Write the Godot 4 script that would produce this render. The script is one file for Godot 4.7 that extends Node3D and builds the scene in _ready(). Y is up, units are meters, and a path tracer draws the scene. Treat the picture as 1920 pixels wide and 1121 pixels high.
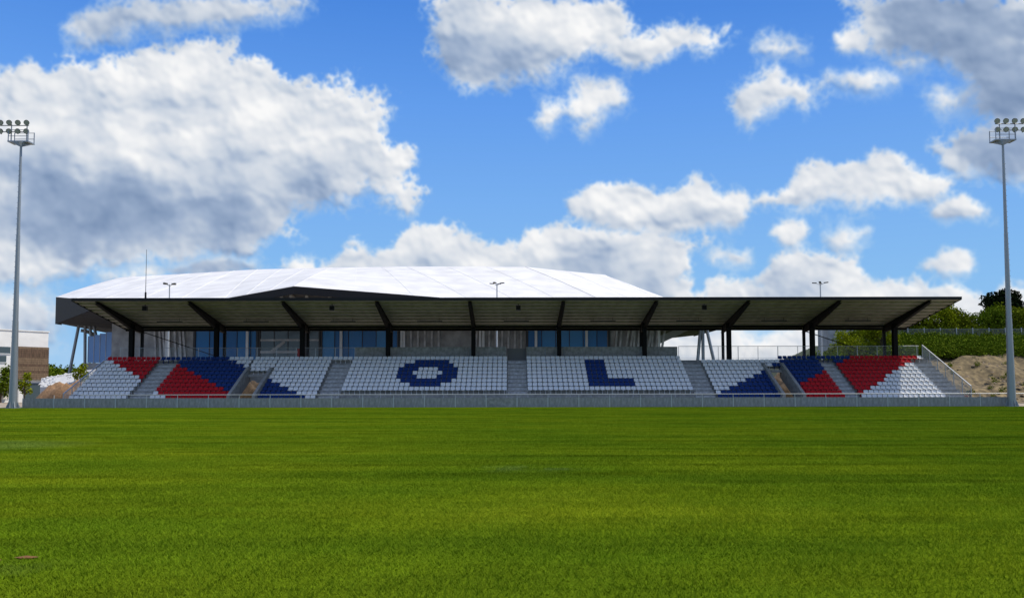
extends Node3D
# A football training ground: pitch, covered grandstand, floodlight masts, a large stadium behind.
# World: metres, y up. The photographer stands at x = 0, z = 0 and looks towards -z, so "depth" d means z = -d.

const EYE := 1.7
const ROWS := 11

var M := {}
var rng := RandomNumberGenerator.new()
var taken := {}


class Shape:
	var v := PackedVector3Array()
	var n := PackedVector3Array()
	var c := PackedColorArray()
	var tint := Color(1, 1, 1)
	var coloured := false

	func tri(a: Vector3, b: Vector3, d: Vector3) -> void:
		var k := (b - a).cross(d - a).normalized()
		for p in [a, d, b]:
			v.append(p)
			n.append(k)
			if coloured:
				c.append(tint)

	func quad(a: Vector3, b: Vector3, d: Vector3, e: Vector3) -> void:
		tri(a, b, d)
		tri(a, d, e)

	func box(lo: Vector3, hi: Vector3) -> void:
		var p := []
		for i in 8:
			p.append(Vector3(hi.x if i & 1 else lo.x, hi.y if i & 2 else lo.y, hi.z if i & 4 else lo.z))
		quad(p[0], p[2], p[3], p[1])
		quad(p[4], p[5], p[7], p[6])
		quad(p[0], p[4], p[6], p[2])
		quad(p[1], p[3], p[7], p[5])
		quad(p[2], p[6], p[7], p[3])
		quad(p[0], p[1], p[5], p[4])

	# a box with its long edges chamfered: lo, hi, chamfer; the axis the chamfers run along is x
	func prism(outline: PackedVector3Array, along: Vector3) -> void:
		var k := outline.size()
		var up := Vector3.ZERO
		for i in k:
			up += outline[i].cross(outline[(i + 1) % k])
		var flip := up.dot(along) < 0.0
		for i in k:
			var a := outline[i]
			var b := outline[(i + 1) % k]
			if flip:
				quad(b, a, a + along, b + along)
			else:
				quad(a, b, b + along, a + along)
		for i in range(1, k - 1):
			if flip:
				tri(outline[0], outline[i], outline[i + 1])
				tri(outline[0] + along, outline[i + 1] + along, outline[i] + along)
			else:
				tri(outline[0], outline[i + 1], outline[i])
				tri(outline[0] + along, outline[i] + along, outline[i + 1] + along)

	func tube(a: Vector3, b: Vector3, ra: float, rb: float, sides := 8, caps := true) -> void:
		var d := (b - a).normalized()
		var s := d.cross(Vector3.UP if absf(d.y) < 0.9 else Vector3.RIGHT).normalized()
		var t := s.cross(d)
		for i in sides:
			var g0 := TAU * i / sides
			var g1 := TAU * (i + 1) / sides
			var e0 := s * cos(g0) + t * sin(g0)
			var e1 := s * cos(g1) + t * sin(g1)
			var q := [a + e0 * ra, b + e0 * rb, b + e1 * rb, a + e1 * ra]
			var m := [e0, e0, e1, e1]
			for j in [0, 2, 1, 0, 3, 2]:
				v.append(q[j])
				n.append(m[j])
				if coloured:
					c.append(tint)
			if caps:
				tri(a, a + e0 * ra, a + e1 * ra)
				tri(b, b + e1 * rb, b + e0 * rb)

	func bar(a: Vector3, b: Vector3, w: float, h: float) -> void:
		var d := (b - a).normalized()
		var s := d.cross(Vector3.UP if absf(d.y) < 0.95 else Vector3.RIGHT).normalized() * w * 0.5
		var t := s.normalized().cross(d) * h * 0.5
		prism(PackedVector3Array([a - s - t, a + s - t, a + s + t, a - s + t]), b - a)

	func commit() -> ArrayMesh:
		var arrays := []
		arrays.resize(Mesh.ARRAY_MAX)
		arrays[Mesh.ARRAY_VERTEX] = v
		arrays[Mesh.ARRAY_NORMAL] = n
		if coloured:
			arrays[Mesh.ARRAY_COLOR] = c
		var m := ArrayMesh.new()
		m.add_surface_from_arrays(Mesh.PRIMITIVE_TRIANGLES, arrays)
		return m


func numbered(called: String) -> String:
	var k: int = taken.get(called, 0)
	taken[called] = k + 1
	return called if k == 0 else "%s_%03d" % [called, k]


func tag(o: Node, label: String, category: String, group := "", kind := "") -> void:
	o.set_meta("label", label)
	if category:
		o.set_meta("category", category)
	if group:
		o.set_meta("group", group)
	if kind:
		o.set_meta("kind", kind)


func thing(called: String, at: Vector3, label: String, category: String, group := "") -> Node3D:
	var o := Node3D.new()
	o.name = numbered(called)
	o.position = at
	add_child(o)
	tag(o, label, category, group)
	return o


func part(called: String, shape: Shape, material: Material, parent: Node) -> MeshInstance3D:
	return put(called, shape.commit(), material, parent)


func put(called: String, mesh: Mesh, material: Material, parent: Node, at := Vector3.ZERO) -> MeshInstance3D:
	var o := MeshInstance3D.new()
	o.name = numbered(called) if parent == self else called
	o.mesh = mesh
	o.material_override = material
	o.position = at
	parent.add_child(o, true)
	return o


func boxed(called: String, lo: Vector3, hi: Vector3, material: Material, parent: Node) -> MeshInstance3D:
	var s := Shape.new()
	s.box(lo, hi)
	return part(called, s, material, parent)


func structure(called: String, mesh: Mesh, material: Material, label: String, category: String) -> MeshInstance3D:
	var o := put(called, mesh, material, self)
	tag(o, label, category, "", "structure")
	return o


# ---------------------------------------------------------------- materials

# a grey picture of layered noise between lo and hi, to multiply a colour with
func grain(seed_: int, period: float, lo: float, hi: float, octaves := 4, size := 512, stretch := 1.0) -> ImageTexture:
	var f := FastNoiseLite.new()
	f.seed = seed_
	f.noise_type = FastNoiseLite.TYPE_SIMPLEX_SMOOTH
	f.frequency = 1.0 / period
	f.fractal_octaves = octaves
	f.fractal_gain = 0.55
	var im := f.get_seamless_image(size, int(size * stretch))
	im.convert(Image.FORMAT_L8)
	if stretch != 1.0:
		im.resize(size, size, Image.INTERPOLATE_BILINEAR)
	var data := im.get_data()
	for i in data.size():
		data[i] = int(255.0 * lerpf(lo, hi, data[i] / 255.0))
	return ImageTexture.create_from_image(Image.create_from_data(size, size, false, Image.FORMAT_L8, data))


func matt(linear: Color, rough: float, metal := 0.0, tex: Texture2D = null, scale_ := 0.5) -> StandardMaterial3D:
	var m := StandardMaterial3D.new()
	m.albedo_color = linear.linear_to_srgb()
	m.roughness = rough
	m.metallic = metal
	if tex:
		m.albedo_texture = tex
		m.uv1_triplanar = true
		m.uv1_world_triplanar = true
		m.uv1_scale = Vector3.ONE * scale_
	return m


func materials() -> void:
	var blotch := grain(3, 90, 0.72, 1.0)
	var stain := grain(5, 40, 0.55, 1.0, 5, 512, 0.15)
	var fine := grain(8, 12, 0.8, 1.0, 3)
	M.concrete = matt(Color(0.38, 0.38, 0.37), 0.9, 0.0, blotch, 0.22)
	M.wall = matt(Color(0.34, 0.35, 0.355), 0.9, 0.0, grain(6, 40, 0.78, 1.0, 5, 512, 0.3), 0.30)
	M.parapet = matt(Color(0.36, 0.37, 0.36), 0.85, 0.0, blotch, 0.3)
	M.stair = matt(Color(0.54, 0.55, 0.56), 0.85, 0.0, blotch, 0.4)
	M.white_seat = matt(Color(0.66, 0.67, 0.68), 0.42)
	M.red_seat = matt(Color(0.43, 0.009, 0.016), 0.5)
	M.blue_seat = matt(Color(0.010, 0.036, 0.155), 0.5)
	M.white_seat.metallic_specular = 0.35
	M.red_seat.metallic_specular = 0.22
	M.blue_seat.metallic_specular = 0.22
	M.steel_dark = matt(Color(0.009, 0.009, 0.010), 0.7, 0.0, fine, 0.6)
	M.deck = matt(Color(0.31, 0.295, 0.265), 0.6, 0.0, blotch, 0.15)
	M.fascia = matt(Color(0.014, 0.015, 0.018), 0.6)
	M.fascia.metallic_specular = 0.3
	M.steel_dark.metallic_specular = 0.25
	M.galvanised = matt(Color(0.36, 0.40, 0.44), 0.45, 0.55, fine, 0.8)
	M.rail = matt(Color(0.48, 0.50, 0.51), 0.4, 0.4)
	M.rail_thin = matt(Color(0.42, 0.45, 0.47), 0.45, 0.4)
	M.black = matt(Color(0.015, 0.015, 0.016), 0.6)
	M.lamp_body = matt(Color(0.06, 0.058, 0.05), 0.5)
	M.lamp_glass = matt(Color(0.35, 0.37, 0.38), 0.1)
	M.membrane = matt(Color(0.83, 0.83, 0.825), 0.55, 0.0, grain(21, 60, 0.84, 1.0, 5), 0.012)
	M.seam_pale = matt(Color(0.78, 0.78, 0.78), 0.6)
	M.seam = matt(Color(0.45, 0.46, 0.48), 0.6)
	M.facade = matt(Color(0.46, 0.465, 0.47), 0.85, 0.0, blotch, 0.05)
	M.fin = matt(Color(0.66, 0.66, 0.67), 0.8, 0.0, blotch, 0.06)
	M.white_post = matt(Color(0.72, 0.74, 0.76), 0.6)
	M.glass = matt(Color(0.030, 0.19, 0.48), 0.12)
	M.glass.metallic_specular = 0.3
	M.glass_a = matt(Color(0.04, 0.23, 0.52), 0.10)
	M.glass_b = matt(Color(0.024, 0.15, 0.40), 0.16)
	M.glass_a.metallic_specular = 0.3
	M.glass_b.metallic_specular = 0.3
	M.soffit = matt(Color(0.11, 0.11, 0.115), 0.8, 0.0, blotch, 0.08)
	M.gate = matt(Color(0.15, 0.155, 0.155), 0.7)
	M.glass_dark = matt(Color(0.055, 0.085, 0.10), 0.12)
	M.glass_pale = matt(Color(0.14, 0.28, 0.56), 0.15)
	M.frame_dark = matt(Color(0.02, 0.022, 0.028), 0.5)
	M.truss = matt(Color(0.30, 0.30, 0.28), 0.6)
	M.render_white = matt(Color(0.84, 0.84, 0.83), 0.8, 0.0, grain(31, 80, 0.93, 1.0), 0.1)
	M.timber = matt(Color(0.20, 0.12, 0.072), 0.8, 0.0, stain, 0.4)
	M.timber_pale = matt(Color(0.30, 0.20, 0.12), 0.8, 0.0, stain, 0.5)
	M.bark = matt(Color(0.07, 0.05, 0.035), 0.9)
	M.sand = matt(Color(0.42, 0.35, 0.27), 0.95, 0.0, blotch, 0.2)
	M.stone_dull = matt(Color(0.20, 0.15, 0.10), 0.95)
	M.red_plastic = matt(Color(0.42, 0.03, 0.025), 0.5)
	M.earth = matt(Color(0.37, 0.275, 0.130), 0.97, 0.0, grain(41, 60, 0.30, 1.0, 6), 0.11)
	M.fence_bar = matt(Color(0.20, 0.22, 0.24), 0.6)
	M.soil = matt(Color(0.14, 0.095, 0.055), 0.97, 0.0, grain(42, 50, 0.5, 1.0, 5), 0.25)
	M.clay = matt(Color(0.21, 0.09, 0.03), 0.95, 0.0, fine, 2.0)
	M.earth_orange = matt(Color(0.46, 0.27, 0.14), 0.97, 0.0, grain(47, 50, 0.55, 1.0, 5), 0.25)
	M.stone_pale = matt(Color(0.62, 0.63, 0.64), 0.9, 0.0, fine, 0.5)
	M.slope_grass = matt(Color(0.055, 0.085, 0.014), 0.95, 0.0, grain(43, 50, 0.6, 1.0, 5), 0.1)
	for k in [["leaf_yellow", Color(0.200, 0.235, 0.012)], ["leaf_green", Color(0.105, 0.150, 0.012)], ["leaf_dark", Color(0.016, 0.026, 0.010)], ["leaf_olive", Color(0.135, 0.165, 0.012)]]:
		var m := matt(k[1], 0.6)
		m.vertex_color_use_as_albedo = true
		m.specular_mode = BaseMaterial3D.SPECULAR_DISABLED
		m.backlight_enabled = true
		var b: Color = k[1]
		m.backlight = Color(b.r * 0.8, b.g * 0.9, b.b * 0.5).linear_to_srgb()
		M[k[0]] = m
	M.blade = matt(Color(1, 1, 1), 0.6)
	M.blade.specular_mode = BaseMaterial3D.SPECULAR_DISABLED
	M.blade.vertex_color_use_as_albedo = true
	M.blade.backlight_enabled = true
	M.blade.backlight = Color(0.05, 0.08, 0.004).linear_to_srgb()


# ---------------------------------------------------------------- sky
# The sky is a panorama worked out here: blue air paling towards the horizon and cumulus clouds. Clouds are outlined on
# a plane that touches the sky sphere due north (-z), in 1/1600 of its distance: x to the east, y upwards from the horizon.

const CLOUDS := [
	# [edge roughness, edge softness, outline]
	[20.0, 9.0, [-1010, 589, -920, 617, -850, 614, -830, 611, -770, 634, -720, 639, -660, 651, -608, 663, -540, 651, -525, 629, -465, 621, -448, 599, -420, 579, -360, 587, -300, 584, -280, 559, -225, 534, -245, 514, -255, 489, -245, 467, -198, 439, -205, 409, -177, 364, -190, 346, -220, 354, -260, 367, -280, 379, -320, 369, -360, 354, -415, 344, -430, 309, -420, 294, -480, 279, -490, 259, -520, 249, -580, 259, -640, 239, -680, 249, -760, 239, -860, 214, -960, 199, -1010, 199]],
	[16.0, 14.0, [-850, 689, -830, 714, -770, 749, -400, 749, -420, 719, -460, 709, -490, 719, -560, 687, -590, 699, -650, 701, -680, 689, -760, 674, -810, 667]],
	[17.0, 10.0, [-165, 749, -140, 709, -145, 669, -145, 629, -120, 599, -80, 569, -20, 589, 40, 594, 80, 609, 140, 629, 170, 644, 200, 629, 210, 617, 260, 619, 300, 634, 340, 654, 380, 649, 415, 689, 380, 679, 350, 694, 310, 684, 270, 677, 240, 669, 215, 674, 230, 699, 210, 724, 170, 749]],
	[14.0, 13.0, [125, 589, 140, 594, 160, 579, 190, 579, 208, 549, 170, 539, 165, 504, 140, 499, 150, 524, 100, 524, 70, 499, 50, 514, 60, 534, 110, 534, 135, 554]],
	[11.0, 7.0, [105, 354, 150, 379, 220, 384, 265, 379, 280, 369, 330, 384, 370, 394, 400, 369, 440, 364, 450, 324, 420, 309, 370, 309, 320, 294, 280, 289, 190, 304, 130, 319, 115, 339]],
	[13.0, 7.0, [-420, 222, -340, 244, -300, 272, -270, 269, -250, 244, -220, 259, -205, 289, -160, 299, -130, 311, -90, 299, -55, 274, -20, 279, 10, 259, 40, 294, 80, 304, 120, 309, 190, 299, 260, 294, 310, 279, 360, 284, 340, 264, 320, 259, 330, 229, 320, 209, 338, 199, 345, 150, 330, 90, 330, 0, -420, 0]],
	[11.0, 7.0, [472, 359, 530, 379, 550, 414, 580, 426, 640, 414, 680, 429, 700, 446, 735, 439, 740, 414, 780, 404, 830, 389, 800, 364, 740, 361, 690, 354, 630, 354, 540, 344, 500, 357]],
	[8.0, 7.0, [795, 341, 820, 356, 850, 359, 880, 344, 910, 327, 880, 322, 830, 320, 805, 329]],
	[8.0, 7.0, [790, 229, 815, 254, 840, 259, 865, 244, 860, 224, 820, 219]],
	[12.0, 7.0, [350, 180, 390, 199, 440, 194, 470, 189, 490, 239, 520, 254, 580, 259, 640, 239, 660, 209, 700, 194, 760, 199, 840, 181, 900, 169, 940, 184, 1010, 189, 1010, 110, 980, 60, 760, 40, 700, 110, 350, 140]],
	[22.0, 24.0, [290, 138, 420, 120, 470, 104, 560, 128, 700, 112, 760, 60, 700, 8, 480, -10, 300, 10]],
	[18.0, 10.0, [660, 749, 665, 709, 680, 659, 710, 639, 740, 644, 800, 634, 860, 619, 880, 589, 890, 539, 920, 499, 870, 489, 810, 459, 820, 419, 860, 404, 920, 409, 1010, 379, 1010, 749]],
	[12.0, 9.0, [622, 674, 660, 686, 694, 654, 682, 640, 640, 652]],
	[15.0, 11.0, [420, 544, 450, 579, 480, 594, 510, 614, 515, 584, 540, 579, 590, 574, 570, 549, 550, 529, 540, 559, 510, 544, 480, 529, 460, 499, 440, 519]],
	[13.0, 14.0, [462, 650, 500, 670, 545, 664, 560, 648, 520, 634, 480, 640]],
	[10.0, 12.0, [610, 594, 650, 597, 700, 594, 734, 584, 700, 574, 640, 580]],
	[10.0, 11.0, [730, 634, 770, 644, 806, 634, 780, 614, 745, 618]],
	[11.0, 13.0, [798, 554, 830, 564, 850, 560, 884, 582, 880, 552, 850, 536, 820, 524]],
	[9.0, 10.0, [382, 249, 410, 257, 442, 249, 420, 239, 390, 241]],
	[11.0, 8.0, [503, 289, 535, 311, 556, 289, 550, 259, 520, 264]],
	[11.0, 14.0, [598, 289, 630, 304, 670, 294, 640, 272, 620, 264]],
	[14.0, 18.0, [-1010, 182, -940, 184, -880, 178, -850, 150, -860, 90, -1010, 90]],
	[12.0, 12.0, [-780, 214, -700, 226, -560, 244, -500, 250, -470, 232, -520, 216, -640, 220, -720, 204]],
]
# darker, thick parts of the clouds: x, y, half width, half height, strength
const THICK := [
	[-790, 335, 180, 75, 0.95], [-620, 320, 170, 55, 0.75], [-520, 400, 130, 60, 0.45], [-420, 370, 130, 50, 0.55], [-860, 400, 110, 70, 0.6], [-700, 262, 220, 30, 0.35], [-330, 420, 70, 40, 0.3],
	[-700, 700, 160, 40, 0.55], [-560, 712, 120, 30, 0.35], [-60, 640, 110, 60, 0.7], [-100, 690, 50, 60, 0.45],
	[860, 690, 150, 75, 0.95], [930, 580, 80, 120, 0.95], [930, 450, 90, 50, 0.9], [880, 430, 60, 30, 0.45],
	[40, 215, 60, 30, 0.5], [190, 215, 110, 50, 0.55], [260, 200, 60, 30, 0.4], [510, 195, 70, 30, 0.5], [-160, 232, 60, 22, 0.25],
	[190, 318, 60, 14, 0.35], [330, 330, 60, 18, 0.3], [580, 364, 90, 10, 0.25], [-560, 226, 90, 14, 0.7], [-940, 190, 90, 40, 0.35], [-930, 130, 120, 60, 0.35],
]


func air(up: float) -> Color:
	# colours the clear sky shows, by the sine of the height above the horizon (sRGB)
	var stops := [[0.0, Color8(176, 208, 238)], [0.06, Color8(147, 197, 241)], [0.125, Color8(136, 189, 240)], [0.22, Color8(120, 175, 240)], [0.32, Color8(100, 158, 236)], [0.42, Color8(77, 137, 223)], [0.7, Color8(56, 108, 196)], [1.0, Color8(46, 92, 176)]]
	for i in range(1, stops.size()):
		if up <= stops[i][0]:
			return stops[i - 1][1].lerp(stops[i][1], (up - stops[i - 1][0]) / (stops[i][0] - stops[i - 1][0]))
	return stops[-1][1]


func ramp(t: float) -> Color:
	var stops := [[0.0, Color8(114, 138, 174)], [0.3, Color8(156, 175, 203)], [0.55, Color8(200, 210, 224)], [0.78, Color8(227, 231, 237)], [1.0, Color8(250, 250, 250)]]
	for i in range(1, stops.size()):
		if t <= stops[i][0]:
			return stops[i - 1][1].lerp(stops[i][1], (t - stops[i - 1][0]) / (stops[i][0] - stops[i - 1][0]))
	return stops[-1][1]


func outline_depth(p: Vector2, pts: PackedVector2Array) -> float:
	# distance to the outline, positive inside
	var best := 1e9
	var inside := false
	var k := pts.size()
	var b := pts[k - 1]
	for i in k:
		var a := pts[i]
		var e := b - a
		var w := p - a
		best = minf(best, (w - e * clampf(w.dot(e) / e.length_squared(), 0.0, 1.0)).length_squared())
		if (a.y > p.y) != (b.y > p.y) and p.x < (b.x - a.x) * (p.y - a.y) / (b.y - a.y) + a.x:
			inside = not inside
		b = a
	return sqrt(best) * (1.0 if inside else -1.0)


func make_sky() -> Texture2D:
	var W := 4096
	var H := 2048
	var puff := FastNoiseLite.new()
	puff.seed = 11
	puff.noise_type = FastNoiseLite.TYPE_SIMPLEX_SMOOTH
	puff.frequency = 1.0 / 85.0
	puff.fractal_octaves = 6
	puff.fractal_gain = 0.56
	var wisp := FastNoiseLite.new()
	wisp.seed = 29
	wisp.noise_type = FastNoiseLite.TYPE_SIMPLEX_SMOOTH
	wisp.frequency = 1.0 / 190.0
	wisp.fractal_octaves = 4
	var lump := FastNoiseLite.new()
	lump.seed = 61
	lump.noise_type = FastNoiseLite.TYPE_SIMPLEX_SMOOTH
	lump.frequency = 1.0 / 170.0
	lump.fractal_octaves = 4
	lump.fractal_gain = 0.45
	# outside the camera's sector: the same air with scattered clouds of the same kind
	var lw := 1024
	var lh := 256
	var low := Image.create(lw + 8, lh, false, Image.FORMAT_RGB8)
	var far_noise := FastNoiseLite.new()
	far_noise.seed = 4
	far_noise.frequency = 1.6
	far_noise.fractal_octaves = 6
	far_noise.fractal_gain = 0.52
	for y in lh:
		var up := (1.0 - (y + 0.5) / lh) * PI * 0.5
		for x in lw + 8:
			var turn := ((x - 4 + 0.5) / lw) * TAU
			var d := Vector3(cos(up) * cos(turn), sin(up) * 1.8 + 0.3, cos(up) * sin(turn))
			var t := far_noise.get_noise_3dv(d) + 0.02
			var lit := 0.60 + 1.1 * (t - far_noise.get_noise_3dv(d + Vector3(0.0, 0.10, 0.05)))
			low.set_pixel(x, y, air(sin(up)).lerp(ramp(clampf(lit, 0.1, 0.97)), smoothstep(0.0, 0.16, t)))
	low.resize(W + W * 8 / lw, H / 2, Image.INTERPOLATE_CUBIC)
	var im := Image.create(W, H, false, Image.FORMAT_RGB8)
	im.fill(Color8(112, 112, 92))
	im.blit_rect(low, Rect2i(W * 4 / lw, 0, W, H / 2), Vector2i.ZERO)
	# the sector in view, at full detail. The first column of a panorama looks towards -z.
	var x0 := W / 2 - 400
	var x1 := W / 2 + 400
	var y0 := H / 2 - 330
	var y1 := H / 2
	var nx := x1 - x0
	var ny := y1 - y0
	# coarse grid of outline depths on the plane
	var step := 8.0
	var gx := 270
	var gy := 105
	var outlines := []
	var boxes := []
	for k in CLOUDS:
		var pts := PackedVector2Array()
		var r := Rect2(k[2][0], k[2][1], 0, 0)
		for i in range(0, k[2].size(), 2):
			pts.append(Vector2(k[2][i], k[2][i + 1]))
			r = r.expand(pts[-1])
		outlines.append(pts)
		boxes.append(r.grow(60))
	var depth := PackedFloat32Array()
	var rough := PackedFloat32Array()
	var soft := PackedFloat32Array()
	depth.resize(gx * gy)
	rough.resize(gx * gy)
	soft.resize(gx * gy)
	for j in gy:
		for i in gx:
			var p := Vector2(-1080 + i * step, -20 + j * step)
			var best := -60.0
			var rg := 12.0
			var so := 10.0
			for k in CLOUDS.size():
				if boxes[k].has_point(p):
					var d := outline_depth(p, outlines[k])
					if d > best:
						best = d
						rg = CLOUDS[k][0]
						so = CLOUDS[k][1]
			depth[j * gx + i] = best
			rough[j * gx + i] = rg
			soft[j * gx + i] = so
	var thick := PackedFloat32Array()
	var bulk := PackedFloat32Array()
	var alpha := PackedFloat32Array()
	var px := PackedVector2Array()
	thick.resize(nx * ny)
	bulk.resize(nx * ny)
	alpha.resize(nx * ny)
	px.resize(nx * ny)
	for y in ny:
		var el := (0.5 - (y0 + y + 0.5) / H) * PI
		for x in nx:
			var az := ((x0 + x + 0.5) / W - 0.5) * TAU
			var p := Vector2(1600.0 * tan(az), 1600.0 * tan(el) / cos(az))
			var q := y * nx + x
			px[q] = p
			var w1 := wisp.get_noise_2d(p.x * 1.7, p.y * 1.7)
			var w2 := wisp.get_noise_2d(p.x * 1.7 + 517.0, p.y * 1.7 - 331.0)
			var g := Vector2((p.x + 14.0 * w1 + 1080.0) / step, (p.y + 14.0 * w2 + 20.0) / step)
			var i := clampi(int(g.x), 0, gx - 2)
			var j := clampi(int(g.y), 0, gy - 2)
			var fx := clampf(g.x - i, 0, 1)
			var fy := clampf(g.y - j, 0, 1)
			var o := j * gx + i
			var d := lerpf(lerpf(depth[o], depth[o + 1], fx), lerpf(depth[o + gx], depth[o + gx + 1], fx), fy)
			var rg := rough[o]
			var so := soft[o] * lerpf(1.0, 1.8, clampf((depth[mini(o + 3 * gx, gx * gy - 1)] - d) / 20.0, 0.0, 1.0))
			var n1 := puff.get_noise_2d(p.x + 9.0 * w1, p.y + 9.0 * w2)
			var n2 := puff.get_noise_2d(p.x * 2.6 + 900.0, p.y * 2.6)
			var billow := 1.0 - 2.0 * absf(n2)
			var f := d + 8.0 + rg * (1.5 * n1 + 0.75 * (billow - 0.55))
			alpha[q] = smoothstep(-so * 1.3, so * 1.7, f)
			var h := sqrt(clampf(f + 3.0, 0.0, 70.0) / 70.0)
			var l1 := lump.get_noise_2d(p.x + 20.0 * w1, p.y * 1.25 + 20.0 * w2)
			l1 = l1 * 1.3 - 0.35 * absf(lump.get_noise_2d(p.x * 2.4 - 300.0, p.y * 2.8 + 20.0 * w2))
			bulk[q] = h * 36.0 + 34.0 * l1 * minf(1.0, h * 1.6)
			var dk := 0.0
			for e in THICK:
				var ex: float = (p.x + 30.0 * w1 + 16.0 * n1 - e[0]) / e[2]
				var ey: float = (p.y + 22.0 * w2 + 14.0 * n1 - e[1]) / e[3]
				var s := ex * ex + ey * ey
				if s < 2.4:
					dk = maxf(dk, e[4] * (1.0 - smoothstep(0.15, 2.4, s)))
			thick[q] = dk
	for pass_ in 3:
		var from := bulk.duplicate()
		for y in range(1, ny - 1):
			for x in range(1, nx - 1):
				var q := y * nx + x
				bulk[q] = 0.36 * from[q] + 0.16 * (from[q - 1] + from[q + 1] + from[q - nx] + from[q + nx])
	var light := Vector3(0.42, 0.62, 0.62).normalized()
	for y in ny:
		for x in nx:
			var q := y * nx + x
			var p := px[q]
			var sky := air(sin((0.5 - (y0 + y + 0.5) / H) * PI))
			var a := alpha[q]
			var c := sky
			if a > 0.003:
				var l := bulk[q - 1] if x > 0 else bulk[q]
				var r := bulk[q + 1] if x < nx - 1 else bulk[q]
				var t := bulk[q - nx] if y > 0 else bulk[q]
				var b := bulk[q + nx] if y < ny - 1 else bulk[q]
				var relief := 0.060 * (1.0 - 0.7 * thick[q])
				var nrm := Vector3((l - r) * relief, (b - t) * relief, 1.0).normalized()
				var lit := clampf(nrm.dot(light), 0.0, 1.0)
				var mottle := wisp.get_noise_2d(p.x * 1.3 + 70.0, p.y * 1.6)
				var tone := 0.36 + 0.64 * lit + 0.24 * mottle - thick[q] * 0.56
				c = sky.lerp(ramp(clampf(tone, 0.02, 1.0)), a)
			# towards the edges of the sector the clouds pass into those of the rest of the sky
			var keep := 1.0 - smoothstep(990.0, 1060.0, absf(p.x))
			keep *= 1.0 - smoothstep(740.0, 790.0, p.y)
			if keep > 0.0:
				var col := (x0 + x + W / 2) % W
				im.set_pixel(col, y0 + y, c if keep >= 1.0 else im.get_pixel(col, y0 + y).lerp(c, keep))
	return ImageTexture.create_from_image(im)


func camera_and_light() -> void:
	var cam := Camera3D.new()
	cam.name = "camera"
	var near := 0.1
	cam.projection = Camera3D.PROJECTION_FRUSTUM
	cam.near = near
	cam.far = 4000.0
	cam.size = 2.0 * 560.5 / 1600.0 * near
	cam.frustum_offset = Vector2(0.0, 77.6 / 1600.0 * near)
	cam.position = Vector3(0, EYE, 0)
	cam.rotation_degrees = Vector3(3.25, 0, -0.10)
	cam.current = true
	add_child(cam)
	var env := Environment.new()
	env.background_mode = Environment.BG_SKY
	var pano := PanoramaSkyMaterial.new()
	pano.panorama = make_sky()
	env.sky = Sky.new()
	env.sky.sky_material = pano
	env.background_energy_multiplier = 1.0
	env.tonemap_mode = Environment.TONE_MAPPER_LINEAR
	env.tonemap_exposure = 1.0
	env.sdfgi_enabled = true
	env.ssao_enabled = true
	env.ssil_enabled = true
	var world := WorldEnvironment.new()
	world.name = "world"
	world.environment = env
	add_child(world)
	var sun := DirectionalLight3D.new()
	sun.name = "sun"
	sun.light_energy = 1.5
	sun.light_color = Color(1.0, 0.965, 0.90)
	sun.light_angular_distance = 0.5
	sun.shadow_enabled = true
	add_child(sun)
	sun.look_at_from_position(Vector3(0.70, 1.0, -0.13) * 100.0, Vector3.ZERO)


# ---------------------------------------------------------------- ground and pitch

func sheet(x0: float, x1: float, d0: float, d1: float, y: float) -> ArrayMesh:
	var s := Shape.new()
	s.quad(Vector3(x0, y, -d0), Vector3(x1, y, -d0), Vector3(x1, y, -d1), Vector3(x0, y, -d1))
	return s.commit()


var grass_patch := FastNoiseLite.new()
var grass_streak := FastNoiseLite.new()
var grass_spot := FastNoiseLite.new()
var grass_line := FastNoiseLite.new()


# the colour of the turf (linear): long mowing streaks along the touchline, patches of yellower and bluer grass
func turf(x: float, d: float) -> Color:
	var a := grass_patch.get_noise_2d(x * 0.55, d * 1.3)
	var b := grass_streak.get_noise_2d(x * 0.05, d * 1.0)
	var c := grass_spot.get_noise_2d(x, d * 1.6)
	var line := grass_line.get_noise_2d(x * 0.035, d)
	var k := 1.24 - 0.30 * smoothstep(0.30, 0.55, line) + 0.30 * b + 0.20 * a + 0.22 * c
	var col := Color(0.112, 0.186, 0.0090).lerp(Color(0.152, 0.194, 0.0085), clampf(0.38 + 0.7 * a + 0.35 * b, 0.0, 1.0))
	# a few cooler, greyer patches of thin turf
	var thin := 0.0
	for w in [[-0.1, 18.2, 0.45, 0.8], [0.9, 18.1, 0.4, 0.6], [-17.0, 26.0, 4.5, 3.0], [-10.6, 13.5, 1.6, 0.8], [-4.6, 8.3, 0.5, 0.25]]:
		thin = maxf(thin, 1.0 - Vector2((x - w[0]) / w[2], (d - w[1]) / w[3]).length())
	col = col.lerp(Color(0.125, 0.190, 0.042), clampf(thin * 1.4, 0.0, 0.6))
	return Color(col.r * k, col.g * k, col.b * k)


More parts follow.
